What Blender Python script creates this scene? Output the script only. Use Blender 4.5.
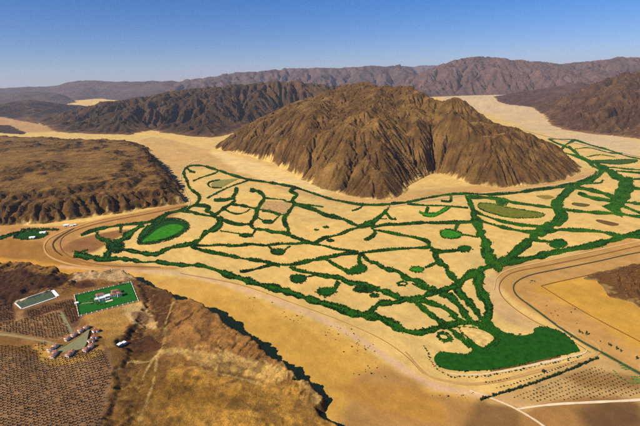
import bpy, math, random, time
import numpy as np
T0 = time.time()
import builtins
def print(*a): builtins.print(*a, flush=True)
random.seed(7); RNG = np.random.default_rng(11)
for o in list(bpy.data.objects): bpy.data.objects.remove(o)
S = bpy.context.scene
COL = S.collection

# ------------------------------------------------------------------ camera
F, CX, CY, HY, ROLL, H = 430.0, 320.0, 213.0, 78.0, math.radians(-1.43), 450.0
PITCH = math.atan((CY - HY) * math.cos(ROLL) / F)
cam_d = bpy.data.cameras.new('camera'); cam = bpy.data.objects.new('camera', cam_d); COL.objects.link(cam)
cam_d.sensor_fit = 'HORIZONTAL'; cam_d.sensor_width = 36.0; cam_d.lens = 36.0 * F / 640.0
cam_d.clip_start = 1.0; cam_d.clip_end = 200000.0
cr, sr, cp, sp = math.cos(ROLL), math.sin(ROLL), math.cos(PITCH), math.sin(PITCH)
def ray(x, y):
    u = np.asarray(x, float) - CX; v = -(np.asarray(y, float) - CY)
    U = u * cr - v * sr; V = u * sr + v * cr
    return U, F * cp + V * sp, -F * sp + V * cp
from mathutils import Matrix, Vector
_r = Vector(ray(CX + 1, CY)) - Vector(ray(CX, CY)); _u = Vector(ray(CX, CY - 1)) - Vector(ray(CX, CY)); _b = -Vector(ray(CX, CY)).normalized()
M3 = Matrix((_r.normalized(), _u.normalized(), _b)).transposed()
cam.matrix_world = Matrix.Translation((0, 0, H)) @ M3.to_4x4()
S.camera = cam

# ------------------------------------------------------------------ light
SUN_DIR = Vector((-1.0, -0.65, 0)).normalized(); SUN_EL = math.radians(37)
w = bpy.data.worlds.new('World'); S.world = w; w.use_nodes = True
nt = w.node_tree; nt.nodes.clear()
sky = nt.nodes.new('ShaderNodeTexSky'); sky.sky_type = 'NISHITA'; sky.sun_disc = False
sky.sun_elevation = SUN_EL; sky.sun_rotation = math.atan2(SUN_DIR.x, SUN_DIR.y)
sky.altitude = 500; sky.air_density = 1.0; sky.dust_density = 0.0; sky.ozone_density = 7.0
bg = nt.nodes.new('ShaderNodeBackground'); bg.inputs[1].default_value = 0.056
out = nt.nodes.new('ShaderNodeOutputWorld')
hs = nt.nodes.new('ShaderNodeHueSaturation'); hs.inputs['Saturation'].default_value = 1.28
tint = nt.nodes.new('ShaderNodeVectorMath'); tint.operation = 'MULTIPLY'; tint.inputs[1].default_value = (0.94, 0.89, 1.18)
nt.links.new(sky.outputs[0], hs.inputs['Color']); nt.links.new(hs.outputs[0], tint.inputs[0]); nt.links.new(tint.outputs[0], bg.inputs[0]); nt.links.new(bg.outputs[0], out.inputs[0])
sd = bpy.data.lights.new('sun', 'SUN'); sd.energy = 5.0; sd.angle = math.radians(0.53); sd.color = (1.0, 0.93, 0.80)
sun = bpy.data.objects.new('sun', sd); COL.objects.link(sun)
to_sun = Vector((SUN_DIR.x * math.cos(SUN_EL), SUN_DIR.y * math.cos(SUN_EL), math.sin(SUN_EL)))
sun.rotation_euler = to_sun.to_track_quat('Z', 'Y').to_euler(); sun.location = (-2000, -500, 3000)
S.view_settings.view_transform = 'Standard'; S.view_settings.look = 'None'
S.view_settings.exposure = 0.55; S.view_settings.gamma = 1.0
S.cycles.max_bounces = 4; S.cycles.diffuse_bounces = 2; S.cycles.volume_bounces = 0; S.cycles.use_denoising = False

# ------------------------------------------------------------------ helpers: rays to ground
def G(x, y, z=0.0):
    U, V, W = ray(x, y); t = (H - z) / -W
    return np.stack([U * t, V * t], -1)
def Gl(pts, z=0.0):
    p = np.array(pts, float); return G(p[:, 0], p[:, 1], z)
def RAY(px, py, Y):
    U, V, W = ray(px, py); t = Y / V
    return (float(U * t), float(Y), float(H + W * t))
def lin(r, g, b, k=0.75):
    return tuple(k * (((c / 255.0 + 0.055) / 1.055) ** 2.4 if c > 10 else c / 255.0 / 12.92) for c in (r, g, b))
def sstep(a, b, x):
    t = np.clip((x - a) / (b - a), 0, 1); return t * t * (3 - 2 * t)

# ------------------------------------------------------------------ noise
def _hash(ix, iy, seed):
    h = (ix.astype(np.int64) * 374761393 + iy.astype(np.int64) * 668265263 + seed * 982451653) & 0xffffffff
    h = ((h ^ (h >> 13)) * 1274126177) & 0xffffffff
    return (((h ^ (h >> 16)) & 0xffff) / 65535.0)
def vnoise(x, y, seed=0):
    xi = np.floor(x); yi = np.floor(y); fx = x - xi; fy = y - yi
    fx = fx * fx * fx * (fx * (fx * 6 - 15) + 10); fy = fy * fy * fy * (fy * (fy * 6 - 15) + 10)
    a = _hash(xi, yi, seed); b = _hash(xi + 1, yi, seed); c = _hash(xi, yi + 1, seed); d = _hash(xi + 1, yi + 1, seed)
    return (a + (b - a) * fx) * (1 - fy) + (c + (d - c) * fx) * fy
def fbm(x, y, scale, octv=4, seed=0, ridged=False):
    s = 0.0; a = 0.5; t = 0.0; fx = x / scale; fy = y / scale
    for i in range(octv):
        n = vnoise(fx + 17.3 * i, fy - 9.1 * i, seed + i)
        if ridged: n = 1 - np.abs(2 * n - 1)
        s = s + a * n; t += a; a *= 0.5
        fx, fy = (fx * 1.6 + fy * 1.2), (-fx * 1.2 + fy * 1.6)
    return s / t

# ------------------------------------------------------------------ helpers: polygons and lines
def poly_sd(x, y, poly):
    """signed distance, positive inside"""
    shp = x.shape; x = x.ravel(); y = y.ravel(); d = np.full(x.shape, 1e18); ins = np.zeros(x.shape, bool)
    n = len(poly)
    for i in range(n):
        ax, ay = poly[i]; bx, by = poly[(i + 1) % n]; ex, ey = bx - ax, by - ay
        wx, wy = x - ax, y - ay; t = np.clip((wx * ex + wy * ey) / (ex * ex + ey * ey + 1e-9), 0, 1)
        d = np.minimum(d, (wx - ex * t) ** 2 + (wy - ey * t) ** 2)
        c = (ay > y) != (by > y)
        if ey != 0: ins ^= c & (x < ex * (y - ay) / ey + ax)
    return (np.sqrt(d) * np.where(ins, 1, -1)).reshape(shp)
def line_d(x, y, pts):
    d = np.full(x.shape, 1e18)
    for i in range(len(pts) - 1):
        ax, ay = pts[i]; bx, by = pts[i + 1]; ex, ey = bx - ax, by - ay
        wx, wy = x - ax, y - ay; t = np.clip((wx * ex + wy * ey) / (ex * ex + ey * ey + 1e-9), 0, 1)
        d = np.minimum(d, (wx - ex * t) ** 2 + (wy - ey * t) ** 2)
    return np.sqrt(d)
def smooth(pts, n=6, closed=False):
    p = np.array(pts, float)
    if len(p) < 3 and not closed:
        t = np.linspace(0, 1, n + 1)[:, None]; return p[0] * (1 - t) + p[-1] * t
    if closed: q = np.vstack([p[-1], p, p[0], p[1]])
    else: q = np.vstack([2 * p[0] - p[1], p, 2 * p[-1] - p[-2]])
    outp = []
    for i in range(1, len(q) - 2):
        for k in range(n):
            t = k / n; a, b, c, d = q[i - 1], q[i], q[i + 1], q[i + 2]
            outp.append(0.5 * (2 * b + (c - a) * t + (2 * a - 5 * b + 4 * c - d) * t * t + (3 * b - a - 3 * c + d) * t ** 3))
    if not closed: outp.append(q[-2])
    return np.array(outp)

# ------------------------------------------------------------------ mesh builders
def mesh_np(name, V, Fc, mat=None, cols=None, smooth_sh=False):
    """V (n,3); Fc list of arrays (tri or quad index arrays)"""
    me = bpy.data.meshes.new(name); V = np.asarray(V, np.float32)
    if not isinstance(Fc, list): Fc = [Fc]
    Fc = [np.asarray(f, np.int32) for f in Fc if len(f)]
    me.vertices.add(len(V)); me.vertices.foreach_set('co', V.ravel())
    nl = sum(f.size for f in Fc); nf = sum(len(f) for f in Fc)
    me.loops.add(nl); me.polygons.add(nf)
    me.loops.foreach_set('vertex_index', np.concatenate([f.ravel() for f in Fc]))
    tot = np.concatenate([np.full(len(f), f.shape[1], np.int32) for f in Fc])
    me.polygons.foreach_set('loop_start', np.concatenate([[0], np.cumsum(tot)[:-1]]).astype(np.int32))
    if cols is not None:
        a = me.attributes.new('Col', 'FLOAT_COLOR', 'POINT')
        c = np.ones((len(V), 4), np.float32); c[:, :3] = cols; a.data.foreach_set('color', c.ravel())
    me.update(calc_edges=True)
    me.polygons.foreach_set('use_smooth', np.full(nf, smooth_sh, bool))
    if mat: me.materials.append(mat)
    return me
def obj(name, me, parent=None, loc=None, rz=0.0, **props):
    o = bpy.data.objects.new(name, me); COL.objects.link(o)
    if loc is not None: o.location = loc
    if rz: o.rotation_euler = (0, 0, rz)
    if parent is not None: o.parent = parent
    for k, v in props.items(): o[k] = v
    return o
def grid_faces(nr, nc):
    i = np.arange(nr * nc).reshape(nr, nc)
    return np.stack([i[:-1, :-1].ravel(), i[:-1, 1:].ravel(), i[1:, 1:].ravel(), i[1:, :-1].ravel()], -1)

# ------------------------------------------------------------------ materials
def mat_new(name):
    m = bpy.data.materials.new(name); m.use_nodes = True; n = m.node_tree; n.nodes.clear()
    o = n.nodes.new('ShaderNodeOutputMaterial'); b = n.nodes.new('ShaderNodeBsdfPrincipled')
    n.links.new(b.outputs[0], o.inputs[0]); b.inputs['Roughness'].default_value = 0.95
    b.inputs['Specular IOR Level'].default_value = 0.1
    return m, n, b
def noise_node(n, scale, detail=4, rough=0.6, vec=None):
    t = n.nodes.new('ShaderNodeTexNoise'); t.inputs['Scale'].default_value = scale
    t.inputs['Detail'].default_value = detail; t.inputs['Roughness'].default_value = rough
    if vec is not None: n.links.new(vec, t.inputs['Vector'])
    return t
def ramp(n, src, a, b, c0, c1):
    r = n.nodes.new('ShaderNodeMapRange'); r.inputs[1].default_value = a; r.inputs[2].default_value = b
    r.inputs[3].default_value = c0; r.inputs[4].default_value = c1; n.links.new(src, r.inputs[0]); return r.outputs[0]
def mulcol(n, col, fac):
    m = n.nodes.new('ShaderNodeVectorMath'); m.operation = 'SCALE'; n.links.new(col, m.inputs[0]); n.links.new(fac, m.inputs['Scale']); return m.outputs[0]
def terrain_mat(name, s1, a1, s2, a2, bump_s, bump_h, squash=1.0):
    """vertex colour times two noise scales, with relief from noise (all in metres)"""
    m, n, b = mat_new(name)
    at = n.nodes.new('ShaderNodeAttribute'); at.attribute_name = 'Col'
    tc = n.nodes.new('ShaderNodeTexCoord')
    n1 = noise_node(n, 1.0 / s1, 5, 0.65, tc.outputs['Object']); n2 = noise_node(n, 1.0 / s2, 4, 0.7, tc.outputs['Object'])
    c = mulcol(n, at.outputs['Color'], ramp(n, n1.outputs[0], 0.3, 0.7, 1 - a1, 1 + a1))
    c = mulcol(n, c, ramp(n, n2.outputs[0], 0.3, 0.7, 1 - a2, 1 + a2))
    n.links.new(c, b.inputs['Base Color'])
    nb = noise_node(n, 1.0 / bump_s, 6, 0.7, tc.outputs['Object'])
    bp = n.nodes.new('ShaderNodeBump'); bp.inputs['Strength'].default_value = 1.0; bp.inputs['Distance'].default_value = bump_h
    n.links.new(nb.outputs[0], bp.inputs['Height']); n.links.new(bp.outputs[0], b.inputs['Normal'])
    return m
M_SAND = terrain_mat('sand_ground', 45, 0.10, 4, 0.10, 7, 0.7)
M_ROCK = terrain_mat('rocky_slope', 60, 0.30, 8, 0.34, 18, 4.5)
M_PLATL = terrain_mat('stony_plateau', 60, 0.42, 9, 0.42, 16, 4.5)
M_PLAT = terrain_mat('stony_ground', 22, 0.22, 2.2, 0.36, 4, 1.4)
M_FAR = terrain_mat('far_rock', 350, 0.22, 60, 0.32, 110, 34.0)
def simple_mat(name, rgb, s=1.0, a=0.12, rough=0.9, attr=False, bump=0.0):
    m, n, b = mat_new(name); b.inputs['Roughness'].default_value = rough
    tc = n.nodes.new('ShaderNodeTexCoord'); n1 = noise_node(n, 1.0 / s, 4, 0.65, tc.outputs['Object'])
    if attr:
        c = n.nodes.new('ShaderNodeAttribute'); c.attribute_name = 'Col'; c = c.outputs['Color']
    else:
        c = n.nodes.new('ShaderNodeRGB'); c.outputs[0].default_value = (*rgb, 1); c = c.outputs[0]
    n.links.new(mulcol(n, c, ramp(n, n1.outputs[0], 0.3, 0.7, 1 - a, 1 + a)), b.inputs['Base Color'])
    if bump:
        bp = n.nodes.new('ShaderNodeBump'); bp.inputs['Distance'].default_value = bump
        n.links.new(n1.outputs[0], bp.inputs['Height']); n.links.new(bp.outputs[0], b.inputs['Normal'])
    return m
M_LEAF = simple_mat('hedge_leaf', (0.02, 0.07, 0.012), 1.5, 0.35, attr=True)
M_GRASS = simple_mat('strip_grass', (0.02, 0.08, 0.01), 11, 0.38, attr=True, bump=0.6)
M_ORCH = simple_mat('orchard_leaf', (0.030, 0.022, 0.013), 1.0, 0.3)
M_SAPL = simple_mat('sapling_leaf', (0.022, 0.035, 0.012), 1.0, 0.3)
M_DSHRUB = simple_mat('desert_shrub_leaf', (0.035, 0.035, 0.015), 1.0, 0.3)
M_CYP = simple_mat('cypress_leaf', (0.012, 0.030, 0.006), 1.0, 0.3)
M_BARK = simple_mat('bark', (0.09, 0.055, 0.03), 0.4, 0.3)
M_WALL = simple_mat('white_plaster', (0.84, 0.80, 0.72), 2.0, 0.06)
M_TILE = simple_mat('red_roof_tile', (0.32, 0.12, 0.06), 0.6, 0.2)
M_GLASS = simple_mat('dark_window', (0.02, 0.022, 0.025), 1.0, 0.1, rough=0.2)
M_WOOD = simple_mat('door_wood', (0.10, 0.05, 0.025), 0.5, 0.2)
M_STONE = simple_mat('pale_stone', (0.60, 0.50, 0.34), 1.5, 0.12)
M_WHITE = simple_mat('white_canvas', (0.85, 0.83, 0.78), 3.0, 0.05)
M_COURT = simple_mat('court_surface', (0.065, 0.085, 0.045), 5.0, 0.25)
M_COURTG = simple_mat('courtyard_ground', (0.20, 0.19, 0.085), 6.0, 0.12)
M_LANE = simple_mat('farm_lane', (0.27, 0.20, 0.085), 8.0, 0.12)
M_LAWN = simple_mat('villa_lawn_grass', (0.010, 0.105, 0.006), 7.0, 0.16, bump=0.15)
M_TRACK = simple_mat('dirt_track_dust', (0.5, 0.4, 0.25), 9.0, 0.12, attr=True)

# ------------------------------------------------------------------ mountains: envelope + stream erosion + gullies
def erode(h, dx, iters, K, m=0.45, fixed=None):
    nr, nc = h.shape; N = nr * nc; idx = np.arange(N).reshape(nr, nc)
    nb = [(-1, -1), (-1, 0), (-1, 1), (0, -1), (0, 1), (1, -1), (1, 0), (1, 1)]
    for it in range(iters):
        best = np.zeros(h.shape); rec = idx.copy(); dist = np.full(h.shape, dx)
        for dy, dxx in nb:
            L = dx * math.hypot(dy, dxx)
            sh = np.full(h.shape, 1e9)
            ys = slice(max(0, -dy), nr - max(0, dy)); yt = slice(max(0, dy), nr - max(0, -dy))
            xs = slice(max(0, -dxx), nc - max(0, dxx)); xt = slice(max(0, dxx), nc - max(0, -dxx))
            sh[ys, xs] = h[yt, xt]; ri = idx.copy(); ri[ys, xs] = idx[yt, xt]
            s = (h - sh) / L; up = s > best
            best[up] = s[up]; rec[up] = ri[up]; dist[up] = L
        hf = h.ravel(); order = np.argsort(-hf, kind='stable').tolist(); r = rec.ravel().tolist()
        A = [1.0] * N
        for i in order:
            j = r[i]
            if j != i: A[j] += A[i]
        Fk = (K * (np.array(A) * dx * dx) ** m / dist.ravel())
        if fixed is not None: Fk = np.where(fixed.ravel(), 0, Fk)
        Fk = Fk.tolist(); hl = hf.tolist()
        for i in reversed(order):
            j = r[i]
            if j != i: hl[i] = (hl[i] + Fk[i] * hl[j]) / (1 + Fk[i])
        h = np.array(hl).reshape(nr, nc)
    return h, np.array(A).reshape(nr, nc)
def up2(a):
    nr, nc = a.shape; b = np.empty((nr * 2 - 1, nc * 2 - 1)); b[::2, ::2] = a
    b[1::2, ::2] = 0.5 * (a[1:] + a[:-1]); b[:, 1::2] = 0.5 * (b[:, :-2:2] + b[:, 2::2]); return b
def blur(a, k=1):
    for _ in range(k):
        p = np.pad(a, 1, mode='edge'); a = (p[:-2, 1:-1] + p[2:, 1:-1] + p[1:-1, :-2] + p[1:-1, 2:] + 4 * p[1:-1, 1:-1]) / 8
    return a
def gullies(h, X, Y, dx, cell, amp, octv, seed, msk):
    """ridges and gullies that run down the slope (stripe noise aligned with the fall line)"""
    for o in range(octv):
        gy, gx = np.gradient(blur(h, 2), dx); gl = np.hypot(gx, gy) + 1e-4
        px, py = -gy / gl, gx / gl; sl = np.clip(gl * 1.6, 0, 1)
        u = X / cell; v = Y / cell; ui = np.floor(u); vi = np.floor(v)
        cs = np.zeros(h.shape); sn = np.zeros(h.shape); wsum = np.zeros(h.shape)
        for a in (-1, 0, 1):
            for b in (-1, 0, 1):
                cx = ui + a + _hash(ui + a, vi + b, seed + o); cy = vi + b + _hash(ui + a, vi + b, seed + 91 + o)
                du, dv = u - cx, v - cy; wgt = np.exp(-2.2 * (du * du + dv * dv))
                ph = (du * px + dv * py) * 2 * math.pi * 0.85
                cs += wgt * np.cos(ph); sn += wgt * np.sin(ph); wsum += wgt
        n = cs / (np.hypot(cs, sn) * 0.6 + 0.4 * wsum + 1e-4)
        n = 2 * np.sqrt(np.clip((n + 1) * 0.5, 0, 1)) - 1
        h = h + amp * sl * msk * (n - 0.45)
        cell *= 0.5; amp *= 0.5
    return h
def envelope(X, Y, base, ridges, p=1.0, edge_noise=0.0, seed=0, step=60):
    sdv = poly_sd(X, Y, base)
    if edge_noise: sdv = sdv + edge_noise * (fbm(X, Y, edge_noise * 3, 4, seed) - 0.5) * 2
    de = np.maximum(sdv, 0); E = np.zeros(X.shape)
    for rd in ridges:
        for i in range(len(rd) - 1):
            a, b = np.array(rd[i]), np.array(rd[i + 1]); n = max(2, int(np.hypot(*(b - a)[:2]) / step) + 1)
            for t in np.linspace(0, 1, n, endpoint=(i == len(rd) - 2)):
                q = a * (1 - t) + b * t; dr = np.hypot(X - q[0], Y - q[1])
                E = np.maximum(E, max(q[2], 0) * (de / (de + dr + 1e-3)) ** p)
    return E, sdv
def mountain(name, base, ridges, dx, rock, dust, mat, gcell, gamp, K=0.5, iters=14, p=1.0, en=20.0, seed=0, rough=20.0, pad=60, sink=6.0, dusty=1.0, octv=3, streaks=1.0, ledge=0.0, knobs=0.0, soft=2):
    base = np.array(base); x0, y0 = base.min(0) - pad; x1, y1 = base.max(0) + pad
    xs = np.arange(x0, x1, dx); ys = np.arange(y0, y1, dx); X, Y = np.meshgrid(xs, ys)
    E, sdv = envelope(X, Y, base, ridges, p, en, seed, dx * 5)
    print('  grid', X.shape)
    E = np.where(sdv > 0, blur(E, soft), E)
    mk = np.clip(E / (0.25 * E.max()), 0, 1)
    h = E + rough * mk * (fbm(X, Y, dx * 22, 5, seed + 5) - 0.5) * 2
    fixed = sdv <= 0; h = np.where(fixed, -0.02 * np.maximum(-sdv, 0), np.maximum(h, 0.01))
    h, A = erode(h, dx, iters, K, fixed=fixed)
    LA = blur(np.log(A), 1)
    h, LA, X, Y, sdv = up2(h), up2(LA), up2(X), up2(Y), up2(sdv)
    mk = np.clip(h / (0.18 * E.max()), 0, 1)
    h = gullies(h, X, Y, dx / 2, gcell, gamp, octv, seed + 31, mk)
    h = h + (fbm(X, Y, gcell * 0.8, 4, seed + 77) - 0.5) * gamp * 0.7 * mk
    if knobs: h = h + (fbm(X, Y, gcell * 5, 5, seed + 81, True) - 0.55) * knobs * mk
    if ledge:
        q = (h + 8 * (fbm(X, Y, gcell * 4, 3, seed + 83) - 0.5)) / ledge; fr = q - np.floor(q); h = h + mk * 0.55 * ledge * (sstep(0.45, 0.85, fr) - fr)
    h = np.where(sdv < 0, -np.minimum(sink, -sdv * 0.25), h)
    gy, gx = np.gradient(h, dx / 2); sl = np.hypot(gx, gy)
    n1 = fbm(X, Y, gcell * 3, 4, seed + 3); n2 = fbm(X, Y, gcell * 0.5, 3, seed + 8)
    d = dusty * (sstep(3.0, 6.0, LA) * 0.45 * streaks + sstep(0.35, 0.08, sl) * 0.6 + sstep(0.5, 0.75, n1) * 0.35 + (n2 - 0.5) * 0.5)
    d = np.clip(d, 0, 1)
    foot = sstep(14, -4, sdv + 60 * (n2 - 0.5)) * np.clip(dusty, 0, 1)
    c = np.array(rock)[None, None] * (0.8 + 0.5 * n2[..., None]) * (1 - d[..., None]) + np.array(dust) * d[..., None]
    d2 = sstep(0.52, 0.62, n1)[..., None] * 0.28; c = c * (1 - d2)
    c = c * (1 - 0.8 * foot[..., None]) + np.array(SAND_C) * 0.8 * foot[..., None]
    V = np.stack([X, Y, h], -1).reshape(-1, 3); f = grid_faces(*h.shape)
    keep = (sdv.ravel()[f] > -30 - dx).any(1); f = f[keep]
    used = np.unique(f); mp = np.zeros(len(V), np.int32); mp[used] = np.arange(len(used))
    me = mesh_np(name, V[used], mp[f], mat, c.reshape(-1, 3)[used], True)
    obj(name, me, kind='structure')
    print(name, len(used), 'v zmax', h.max().round(), 'E', E.max().round(), round(time.time() - T0, 1))

SAND_C = lin(228, 187, 106)
ROCK_C = lin(92, 65, 32); DUST_LIT_C = lin(182, 136, 72)  # dust tone brightened so it also paints sunlit streaks on the main mountain
# ------------------------------------------------------------------ ground
def gz(x, y):
    return 1.2 * (vnoise(x / 260.0, y / 260.0, 3) - 0.5) + 0.0 * x
def build_ground():
    ys = [40.0]
    while ys[-1] < 5200: ys.append(ys[-1] * 1.008 + 0.4)
    while ys[-1] < 40000: ys.append(ys[-1] * 1.06)
    ys = np.array(ys)
    tn = np.concatenate([[-9, -4, -2.2, -1.5], np.linspace(-1.15, 1.15, 560), [1.5, 2.2, 4, 9]])
    Yg, Tg = np.meshgrid(ys, tn, indexing='ij'); Xg = Yg * Tg
    Z = gz(Xg, Yg)
    n1 = fbm(Xg, Yg, 240, 5, 21); n2 = fbm(Xg, Yg, 60, 4, 25); n3 = fbm(Xg * 0.35 + Yg * 0.1, Yg, 40, 4, 29)
    C = np.empty(Xg.shape + (3,)); C[:] = lin(228, 187, 106)
    def zone(poly, rgb, feather=25, a=1.0, noise=0.6):
        P = Gl(smooth(poly, 4, True)); x0, y0 = P.min(0) - feather * 2; x1, y1 = P.max(0) + feather * 2
        m = (Xg > x0) & (Xg < x1) & (Yg > y0) & (Yg < y1)
        s = poly_sd(Xg[m], Yg[m], P) + feather * noise * (n2[m] - 0.5) * 4
        k = (sstep(-feather, feather, s) * a)[:, None]; C[m] = C[m] * (1 - k) + np.array(lin(*rgb)) * k
    # far plains slightly greyer
    zone([(0, 112), (110, 112), (90, 128), (0, 132)], (196, 150, 92), 60)
    zone([(440, 96), (520, 96), (560, 120), (640, 142), (640, 158), (560, 140), (500, 118)], (220, 186, 134), 80)
    zone([(140, 140), (215, 152), (260, 172), (330, 196), (420, 190), (470, 186), (585, 172), (600, 176), (560, 189), (470, 196), (380, 207), (320, 200), (260, 183), (190, 168), (184, 200), (160, 212)], (212, 168, 100), 14)
    zone([(212, 150), (300, 178), (330, 194), (300, 190), (240, 172)], (236, 200, 128), 20)
    zone([(395, 200), (470, 187), (580, 176), (596, 172), (560, 186), (440, 196)], (206, 158, 90), 16)
    # left end of the valley: browner
    zone([(0, 226), (60, 226), (185, 204), (160, 222), (90, 231), (78, 246), (105, 262), (180, 268), (120, 272), (60, 270), (0, 268)], (190, 138, 72), 10)
    zone([(0, 240), (40, 243), (90, 268), (60, 272), (0, 266)], (168, 116, 48), 14)
    zone([(62, 250), (80, 238), (130, 229), (105, 245), (90, 253)], (156, 106, 56), 8)
    zone([(0, 258), (70, 266), (120, 274), (70, 279), (0, 272)], (208, 150, 52), 8)
    # the wash: golden
    zone([(100, 272), (200, 281), (260, 300), (330, 328), (380, 360), (420, 386), (470, 398), (540, 420), (600, 500), (300, 500), (100, 300)], (222, 170, 78), 7, noise=0.3)
    zone([(200, 292), (250, 305), (320, 335), (360, 362), (380, 400), (340, 420), (290, 365), (220, 320)], (214, 160, 66), 16)
    zone([(380, 366), (430, 392), (480, 402), (530, 412), (560, 500), (330, 500), (350, 400)], (182, 134, 70), 16)
    zone([(480, 404), (540, 428), (600, 520), (440, 520)], (140, 102, 56), 10)
    zone([(330, 385), (420, 392), (440, 420), (360, 400)], (190, 136, 58), 12)
    def streak(line, rgb, wd, a=0.8):
        P = Gl(smooth(line, 5)); x0, y0 = P.min(0) - 2 * wd; x1, y1 = P.max(0) + 2 * wd; m = (Xg > x0) & (Xg < x1) & (Yg > y0) & (Yg < y1)
        d = line_d(Xg[m], Yg[m], P) + wd * 0.8 * (n2[m] - 0.5); k = (sstep(wd, wd * 0.35, d) * a)[:, None]; C[m] = C[m] * (1 - k) + np.array(lin(*rgb)) * k
    streak([(60, 267), (100, 269), (160, 272), (200, 277), (250, 291.5), (290, 306.5), (330, 323), (370, 346), (400, 366), (430, 384), (470, 393), (520, 403)], (226, 180, 138), 10, 0.8)
    # right corner
    zone([(497, 268), (560, 258), (640, 242), (640, 372), (580, 340), (510, 296)], (200, 150, 78), 8)
    zone([(535, 287), (560, 281), (600, 276), (640, 300), (640, 345), (600, 322), (560, 302)], (214, 158, 58), 16, noise=1.2)
    zone([(490, 398), (590, 360), (640, 378), (640, 400), (520, 406)], (200, 160, 96), 5)
    zone([(520, 412), (640, 402), (640, 500), (560, 500)], (172, 124, 66), 6)
    zone([(580, 406), (640, 402), (640, 440), (600, 440)], (120, 84, 48), 14)
    zone([(560, 375), (610, 372), (640, 385), (600, 392)], (160, 118, 64), 9)
    zone([(480, 286), (497, 274), (505, 300), (540, 326), (575, 338), (560, 328), (530, 330), (500, 318), (490, 300)], (218, 176, 112), 5)
    # long streaks and patches of dust
    n4 = fbm(Xg * 0.8 + Yg * 0.6, (Yg * 0.8 - Xg * 0.6) * 0.18, 9, 3, 33); n5 = fbm(Xg, Yg, 14, 3, 35)
    C *= (1 + 0.24 * (n4 - 0.5) + 0.26 * (n5 - 0.5))[..., None]
    C *= (0.90 + 0.2 * n1 + 0.10 * (n2 - 0.5) + 0.22 * (n3 - 0.5))[..., None]
    r = np.clip((n1 - 0.45) * 2.2, -0.5, 0.5)[..., None]
    C *= 1 + r * np.array([0.05, -0.01, -0.10])
    me = mesh_np('desert_ground', np.stack([Xg, Yg, Z], -1).reshape(-1, 3), grid_faces(*Xg.shape), M_SAND, C.reshape(-1, 3), True)
    obj('desert_ground', me, kind='structure')
build_ground()
print('ground', round(time.time() - T0, 1))

# ---- main mountain
R = RAY
mountain('mountain_centre',
    np.vstack([Gl([(212, 149), (232, 152), (255, 158), (275, 164), (292, 174), (312, 184), (335, 193), (365, 199), (392, 200), (404, 193), (411, 184), (421, 178), (432, 173), (445, 175), (457, 180), (470, 184), (500, 188), (535, 185), (562, 180), (578, 173), (584, 167)]),
               [(1180, 2350), (1000, 2800), (700, 3400), (250, 3900), (-350, 3950), (-700, 3550)]]),
    [[R(225, 145, 3080), R(245, 134, 3150), R(272, 118, 3200), R(300, 103, 3250), R(330, 90, 3300), R(348, 84, 3300), R(362, 81, 3250), R(385, 85, 3000), R(405, 87, 2800), R(425, 93, 2600), R(447, 97, 2480)],
     [R(447, 97, 2480), R(470, 105, 2400), R(498, 120, 2300), R(525, 135, 2220), R(550, 149, 2130), R(570, 162, 2060)],
     [R(385, 85, 3000), R(375, 104, 2400), R(377, 124, 2060), R(381, 150, 1850), R(385, 176, 1720)],
     [R(330, 90, 3300), R(318, 104, 2650), R(306, 120, 2340), R(304, 141, 2110), R(312, 162, 1970)],
     [R(306, 120, 2340), R(277, 135, 2450), R(252, 146, 2650)],
     [R(375, 104, 2350), R(346, 122, 2110), R(345, 148, 1900), R(350, 175, 1750)],
     [R(447, 97, 2480), R(455, 116, 2160), R(482, 136, 1980), R(503, 160, 1850)],
     [R(405, 87, 2800), R(414, 106, 2400), R(418, 128, 2120), R(428, 146, 2000)]],
    7.5, ROCK_C, DUST_LIT_C, M_ROCK, 90, 8, K=0.075, iters=13, p=0.72, seed=47, en=16, rough=46, octv=4, dusty=1.3, knobs=30, soft=26)
# ---- rocky hills behind to the left
mountain('mountain_left',
    np.vstack([Gl([(56, 132), (90, 134), (128, 135), (150, 131), (185, 136), (212, 138), (235, 133), (258, 124)]), [(-300, 5000), (600, 5400), (700, 7500), (-2500, 7900), (-4300, 6500)]]),
    [[R(62, 127, 4800), R(75, 117, 5100), R(95, 105.5, 5300), R(120, 97, 5600), R(150, 92.5, 5900), R(190, 87, 6000), R(230, 82, 6000), R(262, 79.5, 6000), R(300, 79.5, 6000), R(340, 80, 6200)],
     [R(150, 92.5, 5900), R(140, 106, 5000), R(128, 122, 4400)],
     [R(190, 87, 6000), R(175, 102, 5000), R(165, 120, 4350)],
     [R(230, 82, 6000), R(215, 98, 5000), R(200, 119, 4250)],
     [R(262, 79.5, 6000), R(255, 97, 5200), R(240, 116, 4500)]],
    22, lin(70, 50, 32), lin(138, 100, 62), M_ROCK, 260, 34, K=0.22, iters=16, p=0.75, seed=60, en=40, rough=46, octv=4, knobs=40)
# ---- plateau on the left
mountain('plateau_left',
    np.vstack([Gl([(-160, 236), (-60, 231), (0, 225), (45, 224), (90, 218), (130, 212), (165, 206), (184, 203), (186, 196)]),
               Gl([(182, 190), (176, 177), (168, 168), (158, 160), (150, 150), (146, 143), (120, 139), (70, 138), (0, 134), (-120, 138)], 30)]),
    [[R(-100, 190, 1560), R(0, 188, 1600), R(60, 184, 1640), R(110, 180, 1700), R(150, 182, 1710), R(172, 190, 1660)],
     [R(150, 182, 1710), R(158, 172, 1900), R(152, 160, 2150), R(140, 147, 2700)],
     [R(110, 180, 1700), R(100, 160, 2150), R(90, 146, 2800)],
     [R(0, 188, 1600), R(20, 165, 2000), R(20, 142, 3200)],
     [R(60, 184, 1640), R(60, 165, 2000), R(60, 143, 3000)]],
    10, lin(84, 58, 26), lin(150, 108, 48), M_PLATL, 44, 10, K=0.12, iters=8, p=0.30, seed=83, en=26, rough=12, dusty=1.35, octv=3, streaks=1.8, ledge=26, knobs=16)
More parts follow.
